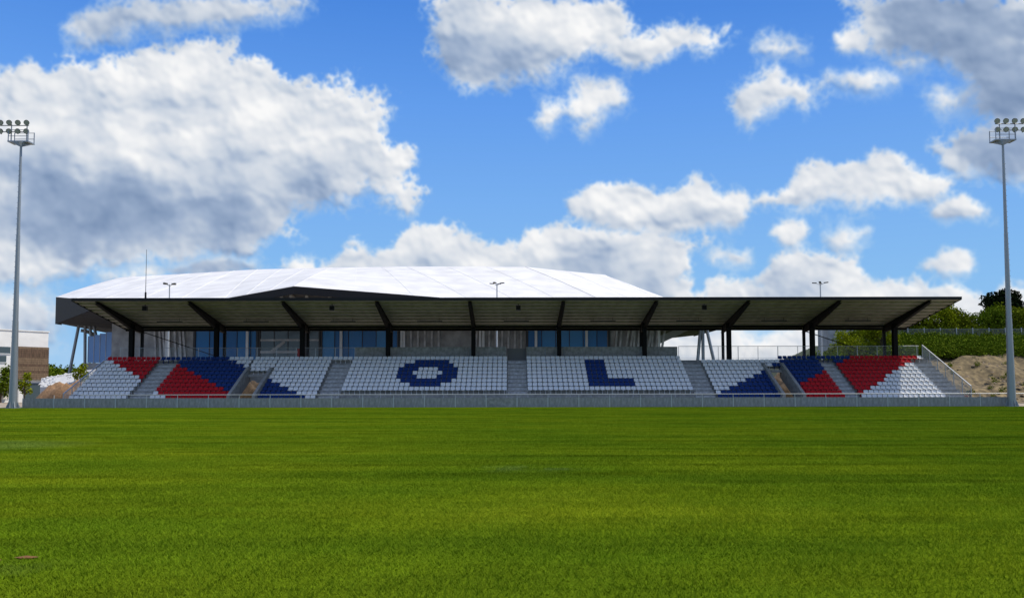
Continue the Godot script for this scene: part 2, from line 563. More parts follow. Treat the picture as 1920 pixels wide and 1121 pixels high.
func ground() -> void:
	structure("ground", sheet(-1500, 1500, -300, 3000, -0.03), M.sand, "pale sandy ground running out beyond the pitch and the stand", "ground")
	grass_patch.seed = 5
	grass_patch.frequency = 0.16
	grass_patch.fractal_octaves = 3
	grass_streak.seed = 9
	grass_streak.frequency = 0.45
	grass_streak.fractal_octaves = 3
	grass_spot.seed = 12
	grass_spot.frequency = 1.1
	grass_spot.fractal_octaves = 2
	grass_line.seed = 33
	grass_line.frequency = 0.9
	grass_line.fractal_octaves = 2
	# turf sheet, coloured by the same grass pattern
	var s := Shape.new()
	s.coloured = true
	var nx := 130
	var nd := 150
	var grid := []
	for j in nd + 1:
		var row := []
		var d := -8.0 + (79.0 + 8.0) * pow(float(j) / nd, 1.0)
		for i in nx + 1:
			var x := -65.0 + 130.0 * i / nx
			row.append([Vector3(x, 0, -d), turf(x, d)])
		grid.append(row)
	for j in nd:
		for i in nx:
			for q in [[j, i], [j + 1, i + 1], [j, i + 1], [j, i], [j + 1, i], [j + 1, i + 1]]:
				s.v.append(grid[q[0]][q[1]][0])
				s.n.append(Vector3.UP)
				s.c.append(grid[q[0]][q[1]][1])
	var m := matt(Color(1, 1, 1), 0.9, 0.0, grain(71, 14, 0.55, 1.0, 4), 0.5)
	m.vertex_color_use_as_albedo = true
	m.specular_mode = BaseMaterial3D.SPECULAR_DISABLED
	structure("pitch", s.commit(), m, "mown green football pitch in front of the grandstand", "pitch")
	# blades of grass, in patches of half a metre laid side by side
	var variants := []
	for k in 3:
		var g := Shape.new()
		g.coloured = true
		for i in 720:
			var at := Vector3(rng.randf_range(-0.27, 0.27), 0.0, rng.randf_range(-0.27, 0.27))
			var h := rng.randf_range(0.018, 0.038)
			var turn := rng.randf() * TAU
			var side := Vector3(cos(turn), 0, sin(turn)) * rng.randf_range(0.0022, 0.0045)
			var lean := Vector3(rng.randf_range(-1, 1), 0, rng.randf_range(-1, 1)) * 0.034
			var bright := rng.randf_range(0.84, 1.16)
			g.tint = Color(bright * rng.randf_range(0.9, 1.12), bright, bright * rng.randf_range(0.7, 1.3))
			g.tri(at - side, at + side, at + lean + Vector3(0, h, 0))
		variants.append(g.commit())
	var spots := [[], [], []]
	var pitch := 0.5
	var d := 3.6
	while d < 78.9:
		var half := 0.64 * d + 4.0
		var x := -half
		while x < half:
			spots[rng.randi() % 3].append(Vector2(x, d))
			x += pitch
		d += pitch
	var lawn := Node3D.new()
	lawn.name = numbered("grass")
	add_child(lawn)
	tag(lawn, "short green grass blades covering the football pitch", "grass", "", "stuff")
	for k in 3:
		var mm := MultiMesh.new()
		mm.transform_format = MultiMesh.TRANSFORM_3D
		mm.use_colors = true
		mm.mesh = variants[k]
		mm.instance_count = spots[k].size()
		for i in spots[k].size():
			var p: Vector2 = spots[k][i]
			var b := Basis(Vector3.UP, PI * 0.5 * (rng.randi() % 4)).scaled(Vector3(1.0, rng.randf_range(0.85, 1.15), 1.0))
			mm.set_instance_transform(i, Transform3D(b, Vector3(p.x + rng.randf_range(-0.02, 0.02), 0.0, -p.y)))
			var c := turf(p.x, p.y)
			mm.set_instance_color(i, c * rng.randf_range(0.93, 1.07))
		var o := MultiMeshInstance3D.new()
		o.name = "blades"
		o.multimesh = mm
		o.material_override = M.blade
		o.set_meta("kind", "stuff")
		lawn.add_child(o, true)
	# bare clay showing where the turf is torn
	for e in [[-4.91, 8.72, 0.13, 0.050, "strip of bare orange clay torn in the turf beside a shorter scrape"], [-5.14, 8.58, 0.07, 0.045, "short scrape of bare orange clay beside a longer strip in the turf"]]:
		var b := Shape.new()
		var ring := PackedVector3Array()
		for i in 14:
			var g := TAU * i / 14
			var r := rng.randf_range(0.75, 1.15)
			ring.append(Vector3(cos(g) * e[2] * r, 0.0, sin(g) * e[3] * r))
		for i in 14:
			b.tri(Vector3(0, 0.030, 0), ring[(i + 1) % 14] + Vector3(0, 0.012, 0), ring[i] + Vector3(0, 0.012, 0))
		var o := put("clay_patch", b.commit(), M.clay, self, Vector3(e[0], 0.0, -e[1]))
		tag(o, e[4], "clay patch", "bare clay patches in the turf")


# ---------------------------------------------------------------- grandstand

const STAND_Z := 85.0

# depth of the seats of a row, height of its tread
func row_depth(r: float) -> float:
	return 80.5 + 0.76 * r


func tread(r: float) -> float:
	return 0.42 + 0.393 * r


# seats of each block: name, x of its first seat's edge, {row: runs of colours}; W white, R red, N navy
func seat_plan() -> Array:
	var plan := []
	var a := ["W11", "W11", "W11", "W11", "W11", "W10 R1", "W8 R3", "W6 R5", "W4 R7", "W2 R9", "R11"]
	var b := ["W3 R12", "W1 R14", "R13 N2", "R11 N4", "R9 N6", "R7 N8", "R5 N10", "R3 N12", "R1 N13 W1", "N12 W3", "N10 W5"]
	var c := ["N9 W2", "N7 W4", "N5 W6", "N3 W8", "N1 W10", "W11", "W11", "W11", "W11", "W11", "W11"]
	var o := ["", "", "W32", "W13 N6 W13", "W11 N10 W11", "W10 N4 W4 N4 W10", "W10 N3 W6 N3 W10", "W10 N4 W4 N4 W10", "W11 N10 W11", "W13 N7 W12", "W32"]
	var l := ["", "", "W32", "W12 N9 W11", "W12 N9 W11", "W12 N4 W16", "W12 N4 W16", "W12 N4 W16", "W12 N4 W16", "W12 N4 W16", "W32"]
	var d := ["N12", "W1 N11", "W3 N9", "W5 N7", "W7 N5", "W9 N3", "W11 N1", "W12", "W12", "W12", ""]
	var e := ["R8", "R8", "R8", "N1 R7", "N3 R5", "N5 R3", "N7 R1", "N8", "N8", "N8", "N8"]
	var f := ["W16", "R1 W15", "R3 W13", "R5 W11", "R7 W9", "R8 W8", "R10 W6", "R12 W4", "R14 W2", "N2 R14", "N4 R12 R2 W1"]
	for k in [[-41.9, a], [-34.25, b], [-24.05, c], [-16.42, o], [1.48, l], [19.42, d], [27.5, e], [33.0, f]]:
		plan.append(k)
	plan.append([-36.35, ["", "", "", "", "", "", "", "", "", "", "N4"]])
	plan.append([-26.60, ["", "", "", "", "", "", "", "", "W5", "W5", "W5"]])
	plan.append([-26.35, ["", "", "", "", "", "", "", "W4", "", "", ""]])
	plan.append([-18.5, ["", "", "", "", "", "", "", "", "", "", "W4"]])
	plan.append([25.45, ["", "", "", "", "", "", "", "", "W2 N2", "W4", ""]])
	plan.append([31.5, ["", "", "", "", "", "", "", "", "", "", "N3"]])
	return plan


func seat_mesh() -> ArrayMesh:
	var s := Shape.new()
	# back: a leaning shell with rounded upper corners
	var out := PackedVector2Array([Vector2(-0.215, 0.40), Vector2(0.215, 0.40), Vector2(0.222, 0.63), Vector2(0.20, 0.69), Vector2(0.155, 0.715), Vector2(-0.155, 0.715), Vector2(-0.20, 0.69), Vector2(-0.222, 0.63)])
	var front := PackedVector3Array()
	var back := PackedVector3Array()
	for p in out:
		var z := -0.16 - (p.y - 0.40) * 0.26 + 0.9 * p.x * p.x
		front.append(Vector3(p.x, p.y, z))
		back.append(Vector3(p.x, p.y, z - 0.03))
	var mid := Vector3(0, 0.56, -0.205)
	for i in 8:
		var j := (i + 1) % 8
		s.tri(mid, front[i], front[j])
		s.tri(mid + Vector3(0, 0, -0.03), back[j], back[i])
		s.quad(front[i], back[i], back[j], front[j])
	# pan: dished, with a rolled front edge
	var w := 0.215
	var rim := [[-0.18, 0.415], [0.10, 0.405], [0.19, 0.425], [0.215, 0.395], [0.205, 0.36]]
	for i in 4:
		var p: Array = rim[i]
		var q: Array = rim[i + 1]
		var pa := Vector3(-w, p[1] + 0.02, p[0])
		var pb := Vector3(0, p[1] - 0.012, p[0])
		var pc := Vector3(w, p[1] + 0.02, p[0])
		var qa := Vector3(-w, q[1] + 0.02, q[0])
		var qb := Vector3(0, q[1] - 0.012, q[0])
		var qc := Vector3(w, q[1] + 0.02, q[0])
		s.quad(pa, qa, qb, pb)
		s.quad(pb, qb, qc, pc)
	s.quad(Vector3(-w, 0.38, 0.205), Vector3(w, 0.38, 0.205), Vector3(w, 0.375, -0.18), Vector3(-w, 0.375, -0.18))
	# bracket down to the riser behind
	s.box(Vector3(-0.03, 0.0, -0.20), Vector3(0.03, 0.38, -0.14))
	return s.commit()


func stand() -> void:
	var st := thing("grandstand", Vector3(0, 0, -STAND_Z), "long covered grandstand with white, red and navy seats under a dark cantilever roof", "grandstand")
	var z := func(depth: float) -> float: return STAND_Z - depth
	# terrace: one step per row, in stretches between the gangways that cut it
	var back_edge := 88.52
	for r in ROWS:
		var d0 := row_depth(r) - 0.42
		var d1 := d0 + 0.76
		var stretches := []
		if r < 2:
			stretches = [[-42.2, -26.75], [-24.1, -16.45], [17.45, 25.35], [27.55, 43.2]]
		elif r < 7:
			stretches = [[-42.2, -26.75], [-24.1, 25.35], [27.55, 43.2]]
		elif r < 8:
			stretches = [[-42.2, -26.75], [-24.1, 25.35], [27.55, 43.2]]
		else:
			stretches = [[-42.2, -26.75], [-24.1, 25.35], [27.55, 43.2]]
		for k in stretches:
			boxed("terrace_step", Vector3(k[0], -0.03 if r < 2 else tread(r) - 0.6, z.call(d1)), Vector3(k[1], tread(r), z.call(d0)), M.concrete, st)
		if r >= 7:
			boxed("passage_slab", Vector3(-26.75, tread(r) - 0.26, z.call(d1)), Vector3(-24.1, tread(r), z.call(d0)), M.concrete, st)
		if r >= 8:
			boxed("passage_slab", Vector3(25.35, tread(r) - 0.26, z.call(d1)), Vector3(27.55, tread(r), z.call(d0)), M.concrete, st)
	# low platform before the two middle blocks
	boxed("front_platform", Vector3(-16.45, -0.03, z.call(81.6)), Vector3(17.45, 0.62, z.call(79.9)), M.stair, st)
	# walkway behind the top row
	boxed("rear_walkway", Vector3(-42.2, tread(10) + 0.02, z.call(92.4)), Vector3(43.2, tread(10) + 0.3, z.call(88.46)), M.concrete, st)
	for k in [[-42.0, -38.0], [-18.0, 19.0], [40.0, 43.0]]:
		boxed("rear_wall", Vector3(k[0], -0.03, z.call(92.2)), Vector3(k[1], tread(10) + 0.02, z.call(91.9)), M.concrete, st)
	# stairs in the gangways: a half step on every row
	for k in [[-36.32, -34.32, 0, 10], [-18.44, -16.50, 0, 10], [-0.42, 1.44, 2, 11], [17.5, 19.36, 0, 10], [31.55, 32.95, 0, 10], [41.1, 43.05, 0, 10]]:
		for r in range(k[2], k[3]):
			var d0 := row_depth(r) + 0.34 - 0.36
			boxed("stair_tread", Vector3(k[0], tread(r) + 0.002, z.call(d0 + 0.36)), Vector3(k[1], tread(r) + 0.196, z.call(d0)), M.stair, st)
			boxed("stair_nosing", Vector3(k[0], tread(r) - 0.05, z.call(row_depth(r) - 0.42)), Vector3(k[1], tread(r) + 0.005, z.call(row_depth(r) - 0.445)), M.stair, st)
	# side walls of the two passages through the terrace, their tops sloping with the rows
	for k in [[-26.75, 7], [-24.38, 7], [25.35, 8], [27.27, 8]]:
		var s := Shape.new()
		var e: int = k[1]
		var o := PackedVector3Array([Vector3(k[0], -0.03, z.call(79.95)), Vector3(k[0], tread(0) + 0.72, z.call(79.95)), Vector3(k[0], tread(e) + 0.72, z.call(row_depth(e) - 0.1)), Vector3(k[0], tread(e) + 0.72, z.call(row_depth(e) + 0.3)), Vector3(k[0], tread(e) - 0.7, z.call(row_depth(e) + 0.3)), Vector3(k[0], tread(2) - 0.7, z.call(row_depth(2)))])
		s.prism(o, Vector3(0.28, 0, 0))
		part("passage_wall", s, M.parapet, st)
	# seats
	var chair := seat_mesh()
	var mats := {"W": M.white_seat, "R": M.red_seat, "N": M.blue_seat}
	var names := {"W": "white_seat", "R": "red_seat", "N": "blue_seat"}
	var all := {"W": [], "R": [], "N": []}
	for k in seat_plan():
		for r in ROWS:
			var runs: String = k[1][r]
			var x: float = k[0] + 0.25
			for run in runs.split(" ", false):
				for i in int(run.substr(1)):
					all[run[0]].append([r, Vector3(x, tread(r), z.call(row_depth(r)))])
					x += 0.498
	for kind in all:
		var list: Array = all[kind]
		list.sort_custom(func(p, q): return p[0] < q[0] if p[0] != q[0] else p[1].x < q[1].x)
		for i in mini(300, list.size()):
			var o := put(names[kind], chair, mats[kind], st, list[i][1])
			o.rotation.x = rng.randf_range(-0.02, 0.02)
		if list.size() > 300:
			var mm := MultiMesh.new()
			mm.transform_format = MultiMesh.TRANSFORM_3D
			mm.mesh = chair
			mm.instance_count = list.size() - 300
			for i in range(300, list.size()):
				mm.set_instance_transform(i - 300, Transform3D(Basis(Vector3.RIGHT, rng.randf_range(-0.02, 0.02)), list[i][1]))
			var o := MultiMeshInstance3D.new()
			o.name = names[kind] + "_rows"
			o.multimesh = mm
			o.material_override = mats[kind]
			o.set_meta("kind", "stuff")
			st.add_child(o, true)
	# thin railing along the front of the raised middle blocks
	for k in [[-16.4, -0.5], [1.5, 17.4]]:
		var s := Shape.new()
		var x: float = k[0]
		while x <= k[1] + 0.01:
			boxed("railing_post", Vector3(x - 0.02, 0.622, z.call(80.66)), Vector3(x + 0.02, 1.72, z.call(80.62)), M.rail_thin, st)
			x += 1.987
		s.tube(Vector3(k[0], 1.20, z.call(80.64)), Vector3(k[1], 1.20, z.call(80.64)), 0.02, 0.02, 6)
		part("railing_bar", s, M.rail_thin, st)
	# steel frame of the roof
	var columns := [-39.9, -31.0, -22.0, -13.0, -4.05, 4.95, 13.9, 22.75, 31.5, 40.15]
	for x in columns:
		var c := Shape.new()
		var y0 := tread(10) + 0.3
		c.box(Vector3(x - 0.21, y0, z.call(89.02)), Vector3(x + 0.21, 8.55, z.call(88.98)))
		c.box(Vector3(x - 0.21, y0, z.call(89.52)), Vector3(x + 0.21, 8.55, z.call(89.48)))
		c.box(Vector3(x - 0.03, y0, z.call(89.48)), Vector3(x + 0.03, 8.55, z.call(89.02)))
		c.box(Vector3(x - 0.28, y0 - 0.0, z.call(89.6)), Vector3(x + 0.28, y0 + 0.05, z.call(88.9)))
		part("column", c, M.steel_dark, st)
		var t := Shape.new()
		t.box(Vector3(x - 0.13, y0, z.call(91.95)), Vector3(x + 0.13, 8.2, z.call(91.65)))
		part("rear_column", t, M.steel_dark, st)
		# tapered beam: web and flanges from over the column to the front edge
		var b := Shape.new()
		var tip := 81.5
		var web := PackedVector3Array([Vector3(x - 0.04, roof_under(92.0) - 0.62, z.call(92.0)), Vector3(x - 0.04, roof_under(89.2) - 0.85, z.call(89.2)), Vector3(x - 0.04, roof_under(tip) - 0.22, z.call(tip)), Vector3(x - 0.04, roof_under(tip) - 0.01, z.call(tip)), Vector3(x - 0.04, roof_under(92.0) - 0.01, z.call(92.0))])
		b.prism(web, Vector3(0.08, 0, 0))
		b.bar(Vector3(x, roof_under(89.2) - 0.87, z.call(89.2)), Vector3(x, roof_under(tip) - 0.24, z.call(tip)), 0.34, 0.05)
		b.bar(Vector3(x, roof_under(89.2) - 0.87, z.call(89.2)), Vector3(x, roof_under(92.0) - 0.64, z.call(92.0)), 0.34, 0.05)
		b.bar(Vector3(x, roof_under(92.0) - 0.04, z.call(92.0)), Vector3(x, roof_under(tip) - 0.04, z.call(tip)), 0.34, 0.05)
		part("roof_beam", b, M.steel_dark, st)
	# diagonal ties between the rear columns of the end bays
	for k in [[-39.9, -31.0], [31.5, 40.15]]:
		var s := Shape.new()
		s.tube(Vector3(k[0], 7.9, z.call(91.8)), Vector3(k[1], tread(10) + 0.6, z.call(91.8)), 0.05, 0.05, 6)
		part("diagonal_tie", s, M.steel_dark, st)
	# roof sheets: deep ribs running along the stand, one sheet to each bay
	var edges := [-42.1]
	for x in columns:
		edges.append(x)
	edges.append(43.0)
	for i in edges.size() - 1:
		var s := Shape.new()
		var xa: float = edges[i] + 0.004
		var xb: float = edges[i + 1] - 0.004
		var d := 81.25
		while d < 91.9:
			for q in [[0.0, 0.70, 0.0, 0.0], [0.70, 0.74, 0.0, 0.15], [0.74, 1.22, 0.15, 0.15], [1.22, 1.26, 0.15, 0.0]]:
				var da: float = d + q[0]
				var db: float = d + q[1]
				s.quad(Vector3(xa, roof_under(da) + q[2], z.call(da)), Vector3(xa, roof_under(db) + q[3], z.call(db)), Vector3(xb, roof_under(db) + q[3], z.call(db)), Vector3(xb, roof_under(da) + q[2], z.call(da)))
			d += 1.26
		part("roof_sheet", s, M.deck, st)
	# roof skin on top, fascia, gutter and purlins
	var skin := Shape.new()
	skin.prism(PackedVector3Array([Vector3(-42.1, roof_under(81.22) + 0.16, z.call(81.22)), Vector3(-42.1, roof_under(92.7) + 0.16, z.call(92.7)), Vector3(-42.1, roof_under(92.7) + 0.24, z.call(92.7)), Vector3(-42.1, roof_under(81.22) + 0.24, z.call(81.22))]), Vector3(85.1, 0, 0))
	part("roof_skin", skin, M.fascia, st)
	boxed("front_fascia", Vector3(-42.13, roof_under(81.2) - 0.03, z.call(81.215)), Vector3(43.03, roof_under(81.2) + 0.25, z.call(81.12)), M.fascia, st)
	boxed("rear_gutter", Vector3(-42.13, roof_under(92.7) - 0.22, z.call(92.95)), Vector3(43.03, roof_under(92.7) + 0.1, z.call(92.705)), M.steel_dark, st)
	for x in [-42.13, 43.0]:
		var s := Shape.new()
		s.prism(PackedVector3Array([Vector3(x, roof_under(81.22) - 0.05, z.call(81.22)), Vector3(x, roof_under(92.7) - 0.1, z.call(92.7)), Vector3(x, roof_under(92.7) + 0.25, z.call(92.7)), Vector3(x, roof_under(81.22) + 0.25, z.call(81.22))]), Vector3(-0.03 if x < 0 else 0.03, 0, 0))
		part("end_fascia", s, M.fascia, st)
	for i in columns.size() - 1:
		for d in [91.4]:
			boxed("purlin", Vector3(columns[i] + 0.05, roof_under(d) - 0.24, z.call(d + 0.12)), Vector3(columns[i + 1] - 0.05, roof_under(d) - 0.015, z.call(d)), M.steel_dark, st)
	# parapets behind the middle blocks, railings beside them
	for k in [[-16.6, -0.55], [1.5, 17.5]]:
		var x: float = k[0]
		while x < k[1] - 0.1:
			var e := minf(x + 2.0, k[1])
			boxed("parapet_panel", Vector3(x + 0.012, tread(10) + 0.302, z.call(90.2)), Vector3(e - 0.012, 6.12, z.call(90.05)), M.parapet, st)
			x = e
	boxed("gangway_gate", Vector3(-0.5, tread(10) + 0.302, z.call(91.0)), Vector3(1.45, 6.0, z.call(90.9)), M.gate, st)
	for k in [[-42.1, -16.7, 91.5], [17.6, 43.0, 90.0]]:
		var x: float = k[0]
		var zz: float = z.call(k[2])
		var a := Shape.new()
		a.tube(Vector3(k[0], 6.15, zz), Vector3(k[1], 6.15, zz), 0.028, 0.028, 6)
		a.tube(Vector3(k[0], 4.85, zz), Vector3(k[1], 4.85, zz), 0.02, 0.02, 6)
		part("railing_bar", a, M.rail_thin, st)
		while x <= k[1]:
			boxed("railing_post", Vector3(x - 0.025, tread(10) + 0.302, zz - 0.025), Vector3(x + 0.025, 6.15, zz + 0.025), M.rail_thin, st)
			x += 2.1
		x = k[0]
		var bars := Shape.new()
		while x < k[1]:
			bars.box(Vector3(x - 0.006, 4.85, zz - 0.006), Vector3(x + 0.006, 6.14, zz + 0.006))
			x += 0.12
		part("railing_infill", bars, M.rail_thin, st).set_meta("kind", "stuff")
	# sloping balustrades at both ends, infilled with bars
	for k in [[43.08, 6.2, 1.9], [-42.1, 5.3, 1.3]]:
		var top := Vector3(k[0], k[1], z.call(89.4))
		var foot := Vector3(k[0], k[2], z.call(80.1))
		var s := Shape.new()
		s.bar(top, foot, 0.09, 0.07)
		part("end_handrail", s, M.rail, st)
		var posts := 6
		for i in posts + 1:
			var p := top.lerp(foot, float(i) / posts)
			boxed("end_post", Vector3(p.x - 0.03, maxf(0.0, p.y - 1.75), p.z - 0.03), Vector3(p.x + 0.03, p.y - 0.02, p.z + 0.03), M.rail_thin, st)
		var bars := Shape.new()
		for i in 80:
			var p := top.lerp(foot, (i + 0.5) / 80.0)
			bars.box(Vector3(p.x - 0.008, maxf(0.0, p.y - 1.75), p.z - 0.008), Vector3(p.x + 0.008, p.y - 0.03, p.z + 0.008))
		part("end_infill", bars, M.rail_thin, st).set_meta("kind", "stuff")

	# loudspeakers hung under the roof edge
	var where := ["over the red and navy seats", "over the white and navy seats by the passage", "over the middle gangway", "over the gangway beside the second letter block"]
	var i := 0
	for x in [-35.7, -17.5, 0.62, 18.7]:
		var sp := thing("loudspeaker", Vector3(x, 9.32, -82.6), "black loudspeaker hung under the roof edge " + where[i], "loudspeaker", "loudspeakers under the stand roof")
		var c := Shape.new()
		c.prism(PackedVector3Array([Vector3(-0.20, 0.0, -0.16), Vector3(0.20, 0.0, -0.16), Vector3(0.23, 0.0, 0.17), Vector3(-0.23, 0.0, 0.17)]), Vector3(0, 0.46, 0))
		part("cabinet", c, M.black, sp)
		boxed("grille", Vector3(-0.19, 0.03, 0.172), Vector3(0.19, 0.43, 0.185), M.steel_dark, sp)
		boxed("bracket", Vector3(-0.03, 0.461, -0.04), Vector3(0.03, roof_under(82.6) - 9.32, 0.04), M.black, sp)
		i += 1
	var places := ["first from the wood-clad tower", "second from the wood-clad tower", "third from the wood-clad tower", "fourth from the wood-clad tower", "fifth from the wood-clad tower", "sixth from the wood-clad tower", "seventh from the wood-clad tower", "eighth from the wood-clad tower", "ninth from the wood-clad tower"]
	for k in columns.size() - 1:
		var x: float = 0.5 * (columns[k] + columns[k + 1])
		var lum := thing("strip_light", Vector3(x, roof_under(88.0) - 0.42, -88.0), "dark strip light under the stand roof, " + places[k], "strip light", "strip lights under the stand roof")
		boxed("housing", Vector3(-1.3, 0.0, -0.09), Vector3(1.3, 0.12, 0.09), M.black, lum)
		for h in [-1.0, 1.0]:
			boxed("hanger", Vector3(h - 0.015, 0.121, -0.015), Vector3(h + 0.015, 0.42, 0.015), M.black, lum)
	var rod := thing("lightning_rod", Vector3(-35.85, roof_under(83.0) + 0.22, -83.0), "thin lightning rod on a thick foot on the stand roof", "lightning rod")
	var foot := Shape.new()
	foot.tube(Vector3.ZERO, Vector3(0, 1.1, 0), 0.11, 0.09, 8)
	part("foot", foot, M.fascia, rod)
	var pole := Shape.new()
	pole.tube(Vector3(0, 1.1, 0), Vector3(0, 5.3, 0), 0.030, 0.018, 6)
	part("pole", pole, M.frame_dark, rod)


func roof_under(d: float) -> float:
	return lerpf(10.17, 8.36, (d - 81.2) / 10.8)


# ---------------------------------------------------------------- barrier round the pitch

func barrier() -> void:
	var b := thing("perimeter_wall", Vector3(0, 0, -79.15), "low grey concrete wall with a tube rail along the pitch", "wall")
	var x := -45.3
	var k := 0
	while x < 46.0:
		var e := minf(x + 2.86, 46.1)
		if absf(x + 1.43) < 1.5:
			boxed("wall_panel", Vector3(x + 0.05, 0.0, -0.07), Vector3(e - 0.05, 0.86, 0.05), M.parapet, b)
		else:
			boxed("wall_panel", Vector3(x + 0.05, 0.0, -0.06), Vector3(e - 0.05, 0.88 + rng.randf_range(-0.012, 0.012), 0.04 + rng.randf_range(0.0, 0.02)), M.wall, b)
		boxed("wall_post", Vector3(x - 0.045, 0.0, -0.02), Vector3(x + 0.045, 0.90, 0.085), M.rail_thin, b)
		boxed("rail_post", Vector3(x - 0.022, 0.901, 0.0), Vector3(x + 0.022, 1.17, 0.044), M.rail, b)
		x = e
		k += 1
	var s := Shape.new()
	s.tube(Vector3(-40.0, 1.19, 0.02), Vector3(48.5, 1.19, 0.02), 0.034, 0.034, 8)
	part("tube_rail", s, M.rail, b)
	boxed("end_post", Vector3(48.4, 0.0, -0.03), Vector3(48.5, 1.16, 0.07), M.rail, b)


# ---------------------------------------------------------------- floodlight masts

func mast(at: Vector3, away: float, label: String) -> void:
	var t := thing("floodlight_mast", at, label, "floodlight mast", "floodlight masts beside the pitch")
	var p := Shape.new()
	p.tube(Vector3(0, 0.05, 0), Vector3(0, 8.0, 0), 0.37, 0.25, 16)
	p.tube(Vector3(0, 8.0, 0), Vector3(0, 16.0, 0), 0.235, 0.17, 14)
	p.tube(Vector3(0, 16.0, 0), Vector3(0, 24.6, 0), 0.155, 0.10, 12)
	part("pole", p, M.galvanised, t)
	var f := Shape.new()
	f.tube(Vector3(0, 0, 0), Vector3(0, 0.06, 0), 0.62, 0.62, 16)
	part("base_plate", f, M.galvanised, t)
	for g in 8:
		var s := Shape.new()
		var e := Vector3(cos(g * TAU / 8), 0, sin(g * TAU / 8))
		s.prism(PackedVector3Array([e * 0.33 + Vector3(0, 0.06, 0), e * 0.60 + Vector3(0, 0.06, 0), e * 0.33 + Vector3(0, 0.7, 0)]), e.cross(Vector3.UP) * 0.025)
		part("gusset", s, M.galvanised, t)
	# climbing rungs
	for i in 40:
		boxed("rung", Vector3(-0.02 if away > 0 else -0.40 + i * 0.0055, 3.0 + i * 0.5, -0.02), Vector3(0.40 - i * 0.0055 if away > 0 else 0.02, 3.03 + i * 0.5, 0.02), M.galvanised, t)
	# crow's nest
	var y := 24.6
	var dish := Shape.new()
	dish.tube(Vector3(0, y - 0.30, 0), Vector3(0, y, 0), 0.14, 0.80, 10)
	part("bracket", dish, M.galvanised, t)
	boxed("platform", Vector3(-0.97, y + 0.002, -0.55), Vector3(0.97, y + 0.11, 0.55), M.galvanised, t)
	for x in [-0.92, 0.92]:
		for q in [-0.5, 0.5]:
			boxed("cage_post", Vector3(x - 0.03, y + 0.112, q - 0.03), Vector3(x + 0.03, y + 1.15, q + 0.03), M.galvanised, t)
	for h in [0.55, 1.12]:
		for q in [-0.5, 0.5]:
			var s := Shape.new()
			s.tube(Vector3(-0.92, y + h, q), Vector3(0.92, y + h, q), 0.028, 0.028, 6)
			part("cage_rail", s, M.galvanised, t)
	for x in [-0.6, 0.85]:
		var s := Shape.new()
		s.tube(Vector3(x + away * 0.25, y + 0.112, 0.15), Vector3(x + away * 0.25, y + 1.75, 0.15), 0.06, 0.05, 8)
		part("upright", s, M.galvanised, t)
	# two cross arms carrying four lamps each, reaching out past the platform
	for r in 2:
		var h := y + (1.02 if r == 0 else 1.62)
		var s := Shape.new()
		var c := away * 0.55
		s.tube(Vector3(c - 1.35, h, 0.22), Vector3(c + 1.35, h, 0.22), 0.045, 0.045, 6)
		part("cross_arm", s, M.galvanised, t)
		for i in 4:
			var lamp := Node3D.new()
			lamp.name = "floodlight"
			t.add_child(lamp, true)
			lamp.position = Vector3(c - 1.2 + i * 0.8, h + (0.05 if r == 0 else 0.26), 0.36)
			lamp.rotation = Vector3(0.55, -away * 0.35 + (i - 1.5) * 0.12, 0)
			var bowl := Shape.new()
			bowl.tube(Vector3(0, 0, -0.22), Vector3(0, 0, -0.06), 0.11, 0.22, 12)
			bowl.tube(Vector3(0, 0, -0.06), Vector3(0, 0, 0.12), 0.22, 0.25, 12)
			part("bowl", bowl, M.lamp_body, lamp)
			var lens := Shape.new()
			lens.tube(Vector3(0, 0, 0.121), Vector3(0, 0, 0.135), 0.225, 0.22, 12)
			part("lens", lens, M.lamp_glass, lamp)
			boxed("yoke", Vector3(-0.03, -0.34, -0.14), Vector3(0.03, -0.10, -0.08), M.lamp_body, lamp)


# ---------------------------------------------------------------- the large stadium behind

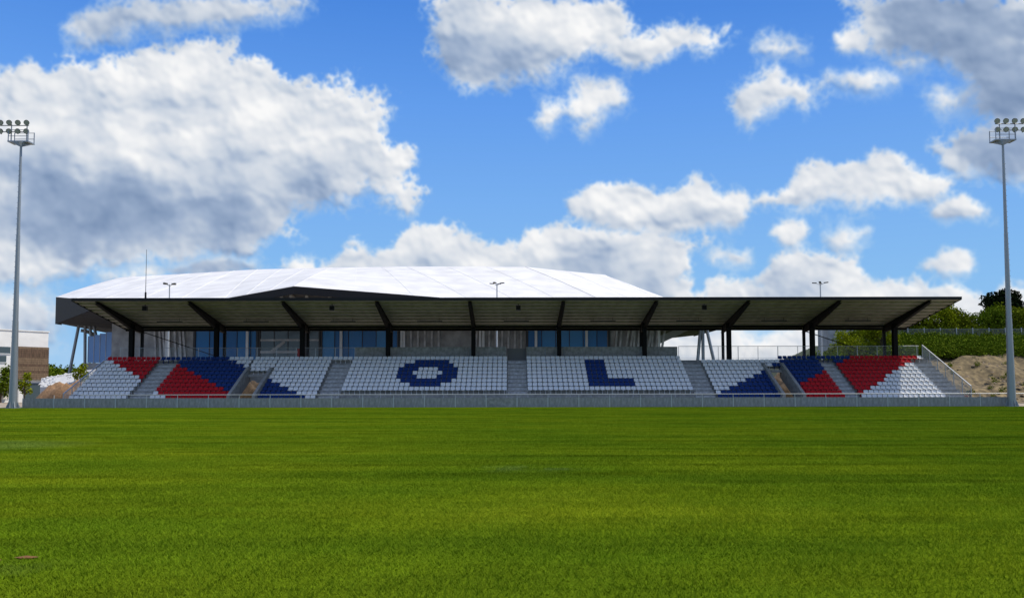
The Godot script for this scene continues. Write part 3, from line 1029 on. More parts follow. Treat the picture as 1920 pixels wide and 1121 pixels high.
func stadium() -> void:
	var base := Vector3(-40, 0, -240)
	var st := thing("stadium", base, "huge stadium with a faceted white membrane roof behind the grandstand", "stadium")
	var L := func(p: Vector3) -> Vector3: return p - base
	# roof: an outer rim that rises to a gable, a raised ring inside it, and the far side
	var rim := [Vector3(-139.0, 28.8, -262), Vector3(-121.5, 26.3, -226), Vector3(-97.5, 22.6, -200), Vector3(-62.5, 21.3, -184), Vector3(-45.0, 22.9, -175), Vector3(-9.2, 21.0, -184), Vector3(22.0, 20.5, -190), Vector3(46.0, 18.3, -205), Vector3(59.0, 20.0, -240), Vector3(62.0, 21.0, -290), Vector3(40.0, 24.0, -370), Vector3(-40.0, 28.0, -400), Vector3(-120.0, 27.0, -360)]
	var ring := [Vector3(-138.0, 35.4, -280), Vector3(-117.2, 35.2, -254), Vector3(-95.3, 35.8, -250), Vector3(-73.5, 36.3, -245), Vector3(-51.0, 36.0, -240), Vector3(-30.0, 36.3, -240), Vector3(3.9, 37.3, -248), Vector3(28.0, 36.0, -256), Vector3(46.7, 29.9, -262), Vector3(45.0, 33.0, -300), Vector3(25.0, 35.0, -340), Vector3(-40.0, 37.0, -360), Vector3(-100.0, 36.0, -330)]
	var k := rim.size()
	for i in k:
		var j := (i + 1) % k
		# each facet is made of strips of membrane that meet at welded seams
		var strips := 3 if i in [2, 3, 4, 5] else 2
		for q in strips:
			var a: Vector3 = rim[i].lerp(rim[j], float(q) / strips)
			var b: Vector3 = rim[i].lerp(rim[j], float(q + 1) / strips)
			var c: Vector3 = ring[i].lerp(ring[j], float(q + 1) / strips)
			var d: Vector3 = ring[i].lerp(ring[j], float(q) / strips)
			var s := Shape.new()
			var n := 4
			for h in n:
				var f0 := float(h) / n
				var f1 := float(h + 1) / n
				# strips bow up a little between rim and ring
				var lift := func(f: float) -> Vector3: return Vector3(0, 1.2 * f * (1.0 - f), 0)
				s.quad(L.call(a.lerp(d, f0) + lift.call(f0)), L.call(b.lerp(c, f0) + lift.call(f0)), L.call(b.lerp(c, f1) + lift.call(f1)), L.call(a.lerp(d, f1) + lift.call(f1)))
			part("roof_panel", s, M.membrane, st)
			if i in [2, 3, 4, 5, 6, 7, 1]:
				var w := Shape.new()
				for h in n:
					var f0 := float(h) / n
					var f1 := float(h + 1) / n
					var y0 := Vector3(0, 1.2 * f0 * (1.0 - f0) + 0.03, 0)
					var y1 := Vector3(0, 1.2 * f1 * (1.0 - f1) + 0.03, 0)
					w.bar(L.call(b.lerp(c, f0) + y0), L.call(b.lerp(c, f1) + y1), 0.22 if i == 5 and q == strips - 1 else 0.06, 0.05)
				part("roof_seam", w, M.seam if i == 5 and q == strips - 1 else M.seam_pale, st)
	# inner slope down to the opening over the field
	var inner := []
	for p in ring:
		inner.append(Vector3(-34.0, 31.0, -296) + (p - Vector3(-34.0, 31.0, -296)) * Vector3(0.55, 0.0, 0.55))
	for i in k:
		var j := (i + 1) % k
		var s := Shape.new()
		s.quad(L.call(ring[i]), L.call(ring[j]), L.call(inner[j]), L.call(inner[i]))
		part("inner_roof_panel", s, M.membrane, st)
	# dark fascia under the rim and the underside with its trusses
	for i in [0, 1, 2, 3, 4, 5, 6, 7, 8]:
		var j: int = (i + 1) % k
		var drop := 7.2 if i == 0 else 1.6
		var drop_b := 1.6
		if i == 1:
			drop = 7.2
		if i == 0:
			drop_b = 7.2
		var a: Vector3 = rim[i] + Vector3(0, -0.02, 0)
		var b: Vector3 = rim[j] + Vector3(0, -0.02, 0)
		var s := Shape.new()
		var inward := Vector3(0, 0, -0.4)
		s.quad(L.call(a + Vector3(0, -drop, 0)), L.call(b + Vector3(0, -drop_b, 0)), L.call(b), L.call(a))
		s.quad(L.call(a + inward), L.call(b + inward), L.call(b + Vector3(0, -drop_b, 0) + inward), L.call(a + Vector3(0, -drop, 0) + inward))
		s.quad(L.call(a + Vector3(0, -drop, 0) + inward), L.call(b + Vector3(0, -drop_b, 0) + inward), L.call(b + Vector3(0, -drop_b, 0)), L.call(a + Vector3(0, -drop, 0)))
		part("fascia", s, M.fascia, st)
		# soffit back to the facade
		var back_a := Vector3(lerpf(a.x, -40.0, 0.16), 18.4, minf(a.z - 12.0, -226.0))
		var back_b := Vector3(lerpf(b.x, -40.0, 0.16), 18.4, minf(b.z - 12.0, -226.0))
		var u := Shape.new()
		u.quad(L.call(a + Vector3(0, -drop + 0.3, -0.4)), L.call(back_a), L.call(back_b), L.call(b + Vector3(0, -drop_b + 0.3, -0.4)))
		part("soffit", u, M.soffit, st)
	for i in 16:
		var f := (i + 0.5) / 16.0
		var p: Vector3 = rim[3].lerp(rim[4], f * 2.0) if f < 0.5 else rim[4].lerp(rim[5], f * 2.0 - 1.0)
		var s := Shape.new()
		s.bar(L.call(p + Vector3(0, -1.7, -1.0)), L.call(p + Vector3(2.0 if i % 2 else -2.0, -4.6, -14.0)), 0.55, 0.5)
		part("roof_truss", s, M.truss, st)
	# facade: wall bays and windows between fins. x along the front at depth 218
	var z0 := -218.0 + 240.0
	var X := func(px: float) -> float: return px * 218.0 / 1600.0 - base.x
	boxed("facade_wall", Vector3(X.call(-755.0), 0.0, z0 - 8.0), Vector3(X.call(278.0), 18.6, z0 - 0.6), M.facade, st)
	# blue glazing
	for k2 in [[-596, -482, "glass"], [-474, -398, "glass_dark"], [-386, -362, "glass_dark"], [-360, -216, "glass"], [30, 180, "glass"]]:
		var x: float = k2[0]
		var w := 26.0
		while x < k2[1] - 2.0:
			var e := minf(x + w, k2[1])
			var win := Node3D.new()
			win.name = "window"
			st.add_child(win, true)
			boxed("pane", Vector3(X.call(x) + 0.08, 9.2, z0 - 0.5), Vector3(X.call(e) - 0.08, 17.5, z0 - 0.42), M[k2[2]] if k2[2] != "glass" else [M.glass, M.glass_a, M.glass_b][rng.randi() % 3], win)
			boxed("mullion", Vector3(X.call(x) - 0.07, 9.0, z0 - 0.55), Vector3(X.call(x) + 0.07, 17.6, z0 - 0.25), M.frame_dark, win)
			x = e
		for x2 in [k2[0] - 4.0, k2[1] + 1.0]:
			boxed("window_jamb", Vector3(X.call(x2), 8.0, z0 - 0.58), Vector3(X.call(x2 + 4.0), 17.8, z0 - 0.1), M.frame_dark, st)
		boxed("window_sill", Vector3(X.call(k2[0]), 8.6, z0 - 0.6), Vector3(X.call(k2[1]), 9.0, z0 - 0.05), M.white_post, st)
	# slabs and a stair seen behind the darker glass
	boxed("floor_edge", Vector3(X.call(-474.0), 14.0, z0 - 0.41), Vector3(X.call(-360.0), 14.5, z0 - 0.2), M.fin, st)
	boxed("floor_edge", Vector3(X.call(-474.0), 10.9, z0 - 0.41), Vector3(X.call(-400.0), 11.5, z0 - 0.2), M.fin, st)
	var flight := Shape.new()
	flight.bar(Vector3(X.call(-452.0), 11.4, z0 - 0.3), Vector3(X.call(-428.0), 13.9, z0 - 0.3), 0.12, 0.7)
	part("stair_flight", flight, M.fin, st)
	# pale columns and fins
	for px in [-497.0, -648.0, -321.0, -207.0, -203.0, -60.0, -54.0, 45.0, 140.0, 276.0]:
		boxed("facade_column", Vector3(X.call(px) - 0.32, 0.0, z0 + 0.0), Vector3(X.call(px) + 0.32, 18.0, z0 + 0.6), M.white_post, st)
	for k2 in [[-668, -608, 9.5, 0.9], [-190, -128, 13.0, 0.0], [-68, 22, 12.0, -0.3], [190, 276, 8.5, -1.4]]:
		var x: float = k2[0]
		while x < k2[1]:
			var s := Shape.new()
			var lean: float = k2[3] * (1.0 if int(x) % 2 else 0.6)
			s.bar(Vector3(X.call(x), 6.0, z0 - 0.25), Vector3(X.call(x) - lean * 1.4, 17.9, z0 - 0.25), 0.75, 0.5)
			part("facade_fin", s, M.fin, st)
			x += k2[2]
	# corner glazing at the far end of the facade
	for i in 4:
		var x: float = -801.0 + i * 11.2
		boxed("corner_pane", Vector3(X.call(x) + 0.06, 8.6, z0 - 1.2), Vector3(X.call(x + 11.2) - 0.06, 15.4 + i * 0.35, z0 - 1.1), M.glass_pale, st)
		boxed("corner_mullion", Vector3(X.call(x) - 0.05, 8.6, z0 - 1.25), Vector3(X.call(x) + 0.05, 15.4 + i * 0.35, z0 - 1.0), M.fin, st)
	boxed("corner_plinth", Vector3(X.call(-803.0), 0.0, z0 - 9.0), Vector3(X.call(-758.0), 8.5, z0 - 1.0), M.facade, st)
	# raking struts under both ends of the roof
	for q in [[-117.5, 23.6, -232, -121.5, 0, -232], [-116.6, 23.4, -232, -116.6, 0, -233], [-115.8, 23.2, -232, -112.6, 0, -232], [-115.0, 22.6, -232, -109.0, 0, -231], [48.5, 18.4, -218, 46.8, 0, -219], [48.9, 18.4, -218, 49.2, 0, -219], [49.6, 18.4, -218, 53.5, 0, -218]]:
		var s := Shape.new()
		s.tube(L.call(Vector3(q[0], q[1], q[2])), L.call(Vector3(q[3], q[4], q[5])), 0.42, 0.42, 8)
		part("raking_strut", s, M.galvanised, st)
	# curved edge of the concourse roof behind the struts
	var arc := Shape.new()
	var last := Vector3(-118.5, 17.9, -234)
	for i in range(1, 9):
		var f := i / 8.0
		var p := Vector3(-118.5 + 7.0 * sin(f * PI * 0.5), 17.9 - 9.5 * (1.0 - cos(f * PI * 0.5)), -234)
		arc.bar(L.call(last), L.call(p), 0.8, 0.9)
		last = p
	part("concourse_arch", arc, M.truss, st)
	# lower edge of the canopy at the sunny end
	var eave := Shape.new()
	eave.prism(PackedVector3Array([L.call(Vector3(38.0, 13.2, -218)), L.call(Vector3(38.0, 15.2, -218)), L.call(Vector3(46.5, 18.5, -218)), L.call(Vector3(47.5, 17.6, -218))]), Vector3(0, 0, -6))
	part("canopy_edge", eave, M.truss, st)


# ---------------------------------------------------------------- trees and surroundings

# leaves scattered through lumps of a crown; sizes in metres
func crown_mesh(seed_: int, lumps: Array, leaves: int, size: float) -> ArrayMesh:
	var g := RandomNumberGenerator.new()
	g.seed = seed_
	var s := Shape.new()
	s.coloured = true
	var total := 0.0
	for l in lumps:
		total += l[1] * l[1]
	for l in lumps:
		var count := int(leaves * l[1] * l[1] / total)
		for i in count:
			var d := Vector3(g.randfn(), g.randfn(), g.randfn()).normalized()
			var r: float = l[1] * (0.45 + 0.62 * pow(g.randf(), 0.5)) * (0.85 + 0.3 * sin(d.x * 5.0 + d.y * 7.0 + l[1]))
			var at: Vector3 = l[0] + d * r * Vector3(1.0, 0.85, 1.0)
			var a := Vector3(g.randfn(), g.randfn(), g.randfn()).normalized()
			var b := a.cross(Vector3(g.randfn(), g.randfn(), g.randfn())).normalized()
			var k := size * g.randf_range(0.6, 1.3)
			var tone := g.randf_range(0.65, 1.3)
			s.tint = Color(tone * g.randf_range(0.9, 1.15), tone, tone)
			s.tri(at - a * k, at + b * k * 0.55, at + a * k)
			s.tri(at - a * k, at + a * k, at - b * k * 0.55)
	return s.commit()


func tree(called: String, at: Vector3, height: float, width: float, leaf: String, seed_: int, label: String, group := "", low := 0.12, leaves := 1700, size := 0.26) -> void:
	var t := thing(called, at, label, "tree" if not called.contains("shrub") else "shrub", group)
	var g := RandomNumberGenerator.new()
	g.seed = seed_
	var trunk := Shape.new()
	var top := height * 0.62
	trunk.tube(Vector3(0, -0.3, 0), Vector3(0.1, top, 0.05), height * 0.022 + 0.04, height * 0.008, 8)
	var lumps := []
	var n := 12
	for i in n:
		var f := float(i) / n
		var y := lerpf(height * (low + 0.10), height * 0.88, f)
		var spread := width * 0.5 * sqrt(maxf(0.05, 1.0 - pow((f - 0.4) * 1.55, 2.0))) * 0.62
		var turn := g.randf() * TAU
		var p := Vector3(cos(turn) * spread, y, sin(turn) * spread)
		lumps.append([p, width * g.randf_range(0.17, 0.27)])
		trunk.tube(Vector3(0.05, minf(top, y * 0.6), 0.02), p, height * 0.008 + 0.015, 0.015, 5)
	lumps.append([Vector3(0, height * 0.55, 0), width * 0.32])
	part("trunk", trunk, M.bark, t)
	put("crown", crown_mesh(seed_, lumps, leaves, size), M[leaf], t)


func bank_height(x: float, d: float) -> float:
	# hill that rises behind the sunny end of the stand
	var pts := [[96.0, 0.0], [100.0, 0.4], [112.0, 5.4], [116.0, 6.6], [127.0, 8.6], [134.0, 9.2], [150.0, 10.4], [230.0, 13.0], [420.0, 14.0]]
	var h: float = pts[-1][1]
	for i in range(1, pts.size()):
		if d <= pts[i][0]:
			h = lerpf(pts[i - 1][1], pts[i][1], clampf((d - pts[i - 1][0]) / (pts[i][0] - pts[i - 1][0]), 0.0, 1.0))
			break
	var foot := 8.0 + 0.25 * d
	return h * smoothstep(foot, foot + 17.0, x)


func slope_mesh(x0: float, x1: float, d0: float, d1: float, nx: int, nd: int, rough: float, seed_: int, lift := 0.0) -> ArrayMesh:
	var f := FastNoiseLite.new()
	f.seed = seed_
	f.frequency = 0.13
	f.fractal_octaves = 5
	var s := SurfaceTool.new()
	s.begin(Mesh.PRIMITIVE_TRIANGLES)
	s.set_smooth_group(0)
	for j in nd:
		for i in nx:
			for q in [[0, 0], [1, 1], [1, 0], [0, 0], [0, 1], [1, 1]]:
				var x := lerpf(x0, x1, float(i + q[0]) / nx)
				var d := lerpf(d0, d1, float(j + q[1]) / nd)
				var h := bank_height(x, d)
				s.add_vertex(Vector3(x, h + lift - 0.02 + f.get_noise_2d(x, d) * rough * minf(1.0, h * 0.5), -d))
	s.generate_normals()
	return s.commit()


func mound(called: String, at: Vector3, size: Vector3, seed_: int, material: Material) -> MeshInstance3D:
	var f := FastNoiseLite.new()
	f.seed = seed_
	f.frequency = 0.5
	f.fractal_octaves = 4
	var s := SurfaceTool.new()
	s.begin(Mesh.PRIMITIVE_TRIANGLES)
	s.set_smooth_group(0)
	var n := 22
	for j in n:
		for i in n:
			for q in [[0, 0], [1, 0], [1, 1], [0, 0], [1, 1], [0, 1]]:
				var u: float = (i + q[0]) * 2.0 / n - 1.0
				var w: float = (j + q[1]) * 2.0 / n - 1.0
				var h := maxf(0.0, 1.0 - u * u) * maxf(0.0, 1.0 - w * w)
				h = sqrt(h) * size.y * (1.0 + 0.5 * f.get_noise_2d(u * size.x, w * size.z)) - 0.06
				s.add_vertex(Vector3(u * size.x, h, w * size.z))
	s.generate_normals()
	return put(called, s.commit(), material, self, at)


# stones and tufts of weed lying about on the bare bank
func scrub_on_bank() -> void:
	var tuft := crown_mesh(15, [[Vector3(0, 0.2, 0), 0.4], [Vector3(0.3, 0.1, 0.1), 0.3]], 90, 0.10)
	var rock := Shape.new()
	for q in 7:
		var g0 := TAU * q / 7
		var g1 := TAU * (q + 1) / 7
		rock.tri(Vector3(0.03, 0.22, 0.0), Vector3(cos(g1), -0.1, sin(g1)) * 0.3, Vector3(cos(g0), -0.1, sin(g0)) * 0.3)
	for k in [["bank_stones", rock.commit(), M.stone_dull, 420, 0.35, 1.1, "brown stones and clods strewn over the bare earth bank", "stones"], ["bank_weeds", tuft, M.leaf_olive, 90, 0.5, 1.3, "sparse tufts of weed growing on the bare earth bank", "weeds"]]:
		var mm := MultiMesh.new()
		mm.transform_format = MultiMesh.TRANSFORM_3D
		mm.mesh = k[1]
		mm.instance_count = k[3]
		for i in k[3]:
			var x := rng.randf_range(46.0, 100.0)
			var d := 98.0 + 14.0 * pow(rng.randf(), 1.4)
			mm.set_instance_transform(i, Transform3D(Basis(Vector3.UP, rng.randf() * TAU).scaled(Vector3.ONE * rng.randf_range(k[4], k[5])), Vector3(x, bank_height(x, d) + 0.1, -d)))
		var o := MultiMeshInstance3D.new()
		o.name = k[0]
		o.multimesh = mm
		o.material_override = k[2]
		add_child(o)
		tag(o, k[6], k[7], "", "stuff")


func surroundings() -> void:
	# hill: bare earth below, grass above
	structure("earth_bank", slope_mesh(22, 170, 96, 114, 170, 34, 1.1, 3), M.earth, "bare sandy earth bank behind the end of the stand", "bank")
	structure("hill", slope_mesh(20, 420, 113.6, 420, 90, 60, 0.6, 8, 0.03), M.slope_grass, "green grassy hillside rising above the earth bank", "hill")
	# dense low shrubs on the slope
	scrub_on_bank()
	var clump := crown_mesh(5, [[Vector3(0, 0.5, 0), 0.75], [Vector3(0.5, 0.4, 0.2), 0.6], [Vector3(-0.5, 0.35, -0.2), 0.55]], 420, 0.12)
	var mm := MultiMesh.new()
	mm.transform_format = MultiMesh.TRANSFORM_3D
	mm.mesh = clump
	var places := []
	for i in 1500:
		var x := rng.randf_range(44.0, 120.0)
		var d := rng.randf_range(113.2, 127.0)
		places.append(Vector3(x, bank_height(x, d) - 0.1, -d))
	mm.instance_count = places.size()
	for i in places.size():
		mm.set_instance_transform(i, Transform3D(Basis(Vector3.UP, rng.randf() * TAU).scaled(Vector3.ONE * rng.randf_range(0.8, 1.5)), places[i]))
	var cover := MultiMeshInstance3D.new()
	cover.name = "ground_cover"
	cover.multimesh = mm
	cover.material_override = M.leaf_green
	add_child(cover)
	tag(cover, "dense low green shrubs covering the slope below the grey fence", "shrubs", "", "stuff")
	var under := MultiMesh.new()
	under.transform_format = MultiMesh.TRANSFORM_3D
	under.mesh = clump
	under.instance_count = 330
	for i in 330:
		var x2 := rng.randf_range(52.0, 118.0)
		var d2 := rng.randf_range(134.5, 141.0)
		under.set_instance_transform(i, Transform3D(Basis(Vector3.UP, rng.randf() * TAU).scaled(Vector3.ONE * rng.randf_range(1.6, 2.6)), Vector3(x2, bank_height(x2, d2) - 0.2, -d2)))
	var brush := MultiMeshInstance3D.new()
	brush.name = "undergrowth"
	brush.multimesh = under
	brush.material_override = M.leaf_olive
	add_child(brush)
	tag(brush, "dark undergrowth between the trees behind the grey fence", "undergrowth", "", "stuff")
	# fence along the top of the slope
	var fence := thing("mesh_fence", Vector3(60, 0, -131), "pale grey panel fence along the top of the green slope", "fence")
	var x := 46.0
	while x < 118.0:
		var y0 := bank_height(x, 131.0)
		var y1 := bank_height(x + 2.5, 131.0)
		boxed("fence_post", Vector3(x - 60 - 0.05, y0 - 0.2, -0.05), Vector3(x - 60 + 0.05, y0 + 2.0, 0.05), M.stone_pale, fence)
		var s := Shape.new()
		for i in 16:
			var f := (i + 0.5) / 16.0
			var y := lerpf(y0, y1, f)
			s.box(Vector3(x - 60 + 2.5 * f - 0.016, y + 0.1, -0.012), Vector3(x - 60 + 2.5 * f + 0.016, y + 1.85, 0.012))
		s.bar(Vector3(x - 60 + 0.06, y0 + 1.8, 0.02), Vector3(x - 60 + 2.44, y1 + 1.8, 0.02), 0.03, 0.05)
		s.bar(Vector3(x - 60 + 0.06, y0 + 0.3, 0.02), Vector3(x - 60 + 2.44, y1 + 0.3, 0.02), 0.03, 0.05)
		part("fence_panel", s, M.fence_bar, fence)
		x += 2.5
	# belt of trees above the fence
	var i := 0
	var side := ["tall yellow-green tree at the stand end of the belt above the fence", "broad yellow-green tree second from the stand in the belt above the fence", "rounded tree third from the stand in the belt above the fence", "low bushy tree fourth from the stand in the belt above the fence", "bushy green tree fifth from the stand in the belt above the fence", "broad green tree sixth from the stand in the belt above the fence", "green tree seventh from the stand in the belt below the dark pine", "green tree eighth from the stand in the belt above the fence", "green tree ninth from the stand in the belt above the fence", "green tree tenth from the stand in the belt above the fence"]
	for k in [[58.5, 138, 4.6, 6.5, "leaf_olive"], [63.5, 139, 6.4, 7.0, "leaf_yellow"], [68.0, 137, 6.6, 7.0, "leaf_yellow"], [72.5, 139, 5.2, 6.5, "leaf_olive"], [76.5, 137, 5.2, 6.5, "leaf_green"], [80.5, 138, 5.6, 6.5, "leaf_olive"], [85.0, 137, 6.0, 7.0, "leaf_yellow"], [90.0, 138, 6.0, 7.0, "leaf_green"], [96.0, 139, 6.5, 7.0, "leaf_olive"], [102.0, 138, 6.5, 7.0, "leaf_green"]]:
		tree("broadleaf_tree", Vector3(k[0], bank_height(k[0], k[1]), -k[1]), k[2], k[3], k[4], 200 + i, side[i], "trees in a belt above the fence", 0.0, 6500, 0.18)
		i += 1
	tree("pine_tree", Vector3(95.5, bank_height(95.0, 166.0), -166), 10.2, 7.6, "leaf_dark", 301, "dark rounded pine tree standing above the belt of green trees", "", 0.25, 11000, 0.30)
	# shrubs and trees seen under the roof
	tree("shrub", Vector3(39.6, bank_height(39.6, 112.0), -112), 6.3, 4.6, "leaf_green", 311, "dark green bushy shrub behind the navy seats of the stand", "", 0.0, 1800, 0.22)
	tree("young_tree", Vector3(46.6, bank_height(46.6, 118.0), -118), 6.3, 5.4, "leaf_yellow", 312, "yellow-green young tree behind the stand, nearer the dark bush", "", 0.05, 4200, 0.16)
	tree("young_tree", Vector3(51.6, bank_height(51.6, 119.0), -119), 6.0, 5.0, "leaf_yellow", 313, "yellow-green young tree behind the stand, nearer the red seats", "", 0.05, 4200, 0.16)
	tree("shrub", Vector3(43.6, bank_height(43.6, 114.0), -114), 4.6, 3.4, "leaf_green", 314, "low green shrub behind the stand between bush and young trees", "", 0.0, 1400, 0.2)
	var hb := thing("distant_building", Vector3(72, 12.0, -172), "pale grey flat-roofed building with dark windows beyond the young trees", "building")
	boxed("wall", Vector3(-8.0, -6.0, -6.0), Vector3(6.5, 2.4, 0.0), M.facade, hb)
	boxed("roof_edge", Vector3(-8.3, 2.402, -6.3), Vector3(6.8, 2.8, 0.3), M.stone_pale, hb)
	for k in [-3.6, -1.6, 0.4, 2.4]:
		boxed("window", Vector3(k, 0.2, 0.002), Vector3(k + 1.3, 1.2, 0.06), M.frame_dark, hb)

	# soil heaps seen through the two passages
	var m1 := mound("soil_heap", Vector3(-30.0, -0.03, -99), Vector3(4.5, 2.4, 3.0), 3, M.soil)
	tag(m1, "brown soil heap seen through the passage beside the navy and white seats", "soil heap", "soil heaps behind the stand")
	var m2 := mound("soil_heap", Vector3(31.5, -0.03, -99), Vector3(4.5, 2.9, 3.0), 5, M.soil)
	tag(m2, "brown soil heap seen through the passage beside the red corner seats", "soil heap", "soil heaps behind the stand")

	# car park lamps behind the stand
	var lamps := [[-42.4, -105.0, "by the lightning rod"], [-1.85, -105.0, "over the middle of the stand"], [38.2, -105.0, "over the navy and red seats"]]
	for k in lamps:
		var t := thing("lamp_post", Vector3(k[0], -0.03, k[1]), "slim four-armed lamp post behind the stand roof " + k[2], "lamp post", "lamp posts behind the stand")
		var s := Shape.new()
		s.tube(Vector3.ZERO, Vector3(0, 14.7, 0), 0.13, 0.07, 10)
		part("pole", s, M.rail, t)
		for g in 4:
			var e := Vector3(cos(g * TAU / 4 + 0.4), 0, sin(g * TAU / 4 + 0.4))
			var arm := Shape.new()
			arm.tube(Vector3(0, 14.5, 0), e * 0.5 + Vector3(0, 14.72, 0), 0.035, 0.03, 6)
			part("arm", arm, M.rail_thin, t)
			var head := Shape.new()
			head.bar(e * 0.42 + Vector3(0, 14.74, 0), e * 0.95 + Vector3(0, 14.78, 0), 0.28, 0.10)
			part("lamp_head", head, M.lamp_body, t)

	# white building with a timber-clad bay
	var wb := thing("white_building", Vector3(-65.4, 0, -120), "white rendered building with a timber-clad projecting bay beside the stand", "building")
	wb.rotation.y = 0.95
	boxed("wall", Vector3(-26.0, -0.03, -12.0), Vector3(0.0, 9.75, 0.0), M.render_white, wb)
	boxed("roof_edge", Vector3(-26.1, 9.752, -12.1), Vector3(0.1, 9.9, 0.1), M.render_white, wb)
	for k in [[-7.4, 6.6, 2.4, 0.9], [-11.4, 6.6, 3.4, 0.9], [-7.0, 5.4, 1.5, 0.9], [-10.4, 5.4, 1.5, 0.9], [-4.3, 6.4, 0.55, 0.8]]:
		var w := Node3D.new()
		w.name = "window"
		wb.add_child(w, true)
		boxed("pane", Vector3(k[0], k[1], 0.003), Vector3(k[0] + k[2], k[1] + k[3], 0.03), M.glass_dark, w)
		boxed("frame", Vector3(k[0] - 0.06, k[1] - 0.08, 0.002), Vector3(k[0] + k[2] + 0.06, k[1] - 0.002, 0.10), M.white_post, w)
	var bay := Node3D.new()
	bay.name = "timber_bay"
	wb.add_child(bay, true)
	boxed("core", Vector3(-4.3, 3.1, 0.01), Vector3(-0.12, 7.6, 0.4), M.timber, bay)
	for j in 15:
		var y := 3.12 + j * 0.298
		boxed("plank", Vector3(-4.36 + rng.randf_range(-0.01, 0.01), y, 0.405), Vector3(-0.08, y + 0.26, 0.45 + rng.randf_range(0.0, 0.03)), M.timber if rng.randf() < 0.6 else M.timber_pale, bay)
	for px in [-4.2, -0.5]:
		boxed("stilt", Vector3(px, -0.03, 0.1), Vector3(px + 0.28, 3.098, 0.38), M.stone_pale, wb)
	boxed("doorway", Vector3(-3.1, -0.03, 0.01), Vector3(-0.7, 2.6, 0.08), M.glass_dark, wb)

	tree("street_tree", Vector3(-68.3, 0, -114), 5.2, 3.6, "leaf_green", 321, "leafy green tree before the white building", "", 0.1, 1600, 0.2)
	tree("sapling", Vector3(-64.6, 0, -113), 4.4, 2.0, "leaf_yellow", 322, "thin yellow-green sapling beside the timber-clad bay", "", 0.2, 700, 0.16)
	tree("sapling", Vector3(-51.2, 1.4, -101), 3.6, 2.0, "leaf_yellow", 323, "thin yellow-green sapling in front of the pale stone slope", "", 0.35, 600, 0.14)
	# pale stone-covered slope and orange earth beside the stand
	var sl := Shape.new()
	var low := [Vector3(-55.3, 2.0, -100), Vector3(-46.0, 2.3, -100)]
	var high := [Vector3(-58.5, 3.1, -106), Vector3(-46.0, 5.4, -107)]
	for i2 in 10:
		var f0 := i2 / 10.0
		var f1 := (i2 + 1) / 10.0
		sl.quad(low[0].lerp(low[1], f0), low[0].lerp(low[1], f1), high[0].lerp(high[1], f1), high[0].lerp(high[1], f0))
		var drop := func(p: Vector3) -> Vector3: return Vector3(p.x, -0.03, p.z)
		sl.quad(drop.call(low[0].lerp(low[1], f0)), drop.call(low[0].lerp(low[1], f1)), low[0].lerp(low[1], f1), low[0].lerp(low[1], f0))
	var slope := part("stone_slope", sl, M.stone_pale, self)
	tag(slope, "slope covered with pale broken stones beside the stand", "slope", "", "structure")
	var shapes := []
	for j in 6:
		var s := Shape.new()
		var r := rng.randf_range(0.20, 0.42)
		var pts := []
		for q in 6:
			pts.append(Vector3(cos(q * TAU / 6) * r * rng.randf_range(0.7, 1.2), -0.05, sin(q * TAU / 6) * r * rng.randf_range(0.6, 1.0)))
		for q in 6:
			s.tri(Vector3(0, r * 0.6, 0), pts[(q + 1) % 6], pts[q])
		shapes.append(s.commit())
	for j in 180:
		var f := rng.randf()
		var at: Vector3 = low[0].lerp(low[1], f).lerp(high[0].lerp(high[1], f), rng.randf())
		put("stone", shapes[j % 6], M.stone_pale, slope, at).rotation = Vector3(0.4, rng.randf() * TAU, 0)
	var clay := mound("earth_heap", Vector3(-49.8, -0.03, -97), Vector3(4.2, 2.5, 2.0), 9, M.earth_orange)
	tag(clay, "orange-brown earth heap below the pale stone slope", "earth heap")
	# distant wooded ridge
	var rg := Shape.new()
	rg.prism(PackedVector3Array([Vector3(-520, -0.04, -372), Vector3(-520, 7.0, -420), Vector3(-520, 7.0, -470), Vector3(-520, -0.04, -480)]), Vector3(425, 0, 0))
	structure("ridge", rg.commit(), M.slope_grass, "low green ridge far behind the white building", "ridge")
	var f := FastNoiseLite.new()
	f.seed = 77
	f.frequency = 0.02
	var wood := MultiMesh.new()
	wood.transform_format = MultiMesh.TRANSFORM_3D
	wood.mesh = crown_mesh(9, [[Vector3(0, 3.0, 0), 3.2], [Vector3(2.0, 2.2, 0.5), 2.4], [Vector3(-2.0, 2.4, -0.5), 2.5]], 420, 0.6)
	wood.instance_count = 420
	for j in 420:
		var px := rng.randf_range(-420.0, -60.0) if j < 300 else rng.randf_range(-60.0, 240.0)
		var d := rng.randf_range(380.0, 440.0)
		wood.set_instance_transform(j, Transform3D(Basis(Vector3.UP, rng.randf() * TAU).scaled(Vector3.ONE * rng.randf_range(0.8, 1.5)), Vector3(px, (6.5 * smoothstep(380.0, 420.0, d) if px < -100.0 else 0.0) + 1.5 * f.get_noise_1d(px), -d)))
	var w := MultiMeshInstance3D.new()
	w.name = "far_woods"
	w.multimesh = wood
	w.material_override = M.leaf_green
	add_child(w)
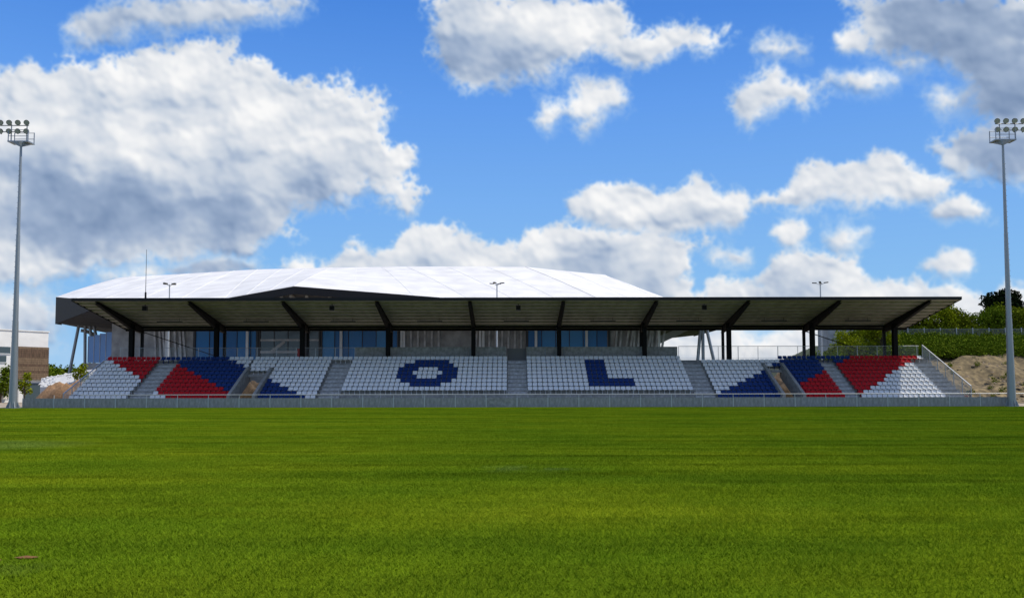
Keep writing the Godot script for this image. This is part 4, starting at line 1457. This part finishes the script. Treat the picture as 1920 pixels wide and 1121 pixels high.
	tag(w, "dark green woods far off along the horizon", "woods", "", "stuff")

	# odds and ends by the end of the stand
	for k in [[45.4, -84.6, 1.5, "short dark timber post beside the foot of the end handrail"], [44.7, -88.2, 2.6, "taller dark timber post before the earth bank"]]:
		var s := Shape.new()
		s.tube(Vector3(0, -0.05, 0), Vector3(0, k[2], 0), 0.11, 0.10, 8)
		tag(put("timber_post", s.commit(), M.timber, self, Vector3(k[0], 0, k[1])), k[3], "post")
	for k in [[44.0, -86.0, 0.3, "red plastic barrier behind the end balustrade, nearer the earth bank"], [44.3, -83.6, -0.2, "red plastic barrier behind the end balustrade, nearer the pitch"]]:
		var t := thing("plastic_barrier", Vector3(k[0], -0.03, k[1]), k[3], "barrier", "red plastic barriers")
		t.rotation.y = k[2] + PI * 0.5
		for y in [0.35, 0.62, 0.89]:
			boxed("bar", Vector3(-0.85, y, -0.03), Vector3(0.85, y + 0.12, 0.03), M.red_plastic, t)
		for px in [-0.9, 0.85]:
			boxed("upright", Vector3(px, 0.04, -0.03), Vector3(px + 0.05, 1.03, 0.03), M.red_plastic, t)
			boxed("foot", Vector3(px - 0.03, 0.0, -0.28), Vector3(px + 0.08, 0.039, 0.28), M.red_plastic, t)
	var cab := thing("equipment_cabinet", Vector3(-22.65, tread(10) + 0.3, -90.9), "narrow red cabinet standing on the walkway beside a roof column", "cabinet")
	boxed("body", Vector3(-0.22, 0.06, -0.18), Vector3(0.22, 1.35, 0.16), M.red_plastic, cab)
	boxed("door", Vector3(-0.19, 0.10, 0.161), Vector3(0.19, 1.31, 0.18), M.red_plastic, cab)
	boxed("plinth", Vector3(-0.2, 0.0, -0.16), Vector3(0.2, 0.059, 0.14), M.black, cab)


func _ready() -> void:
	rng.seed = 7
	camera_and_light()
	materials()
	ground()
	stand()
	barrier()
	stadium()
	surroundings()
	mast(Vector3(-45.75, 0.0, -78.3), -1.0, "tall grey floodlight mast at the end of the stand by the white building")
	mast(Vector3(45.8, 0.0, -78.3), 1.0, "tall grey floodlight mast at the end of the stand by the earth bank")
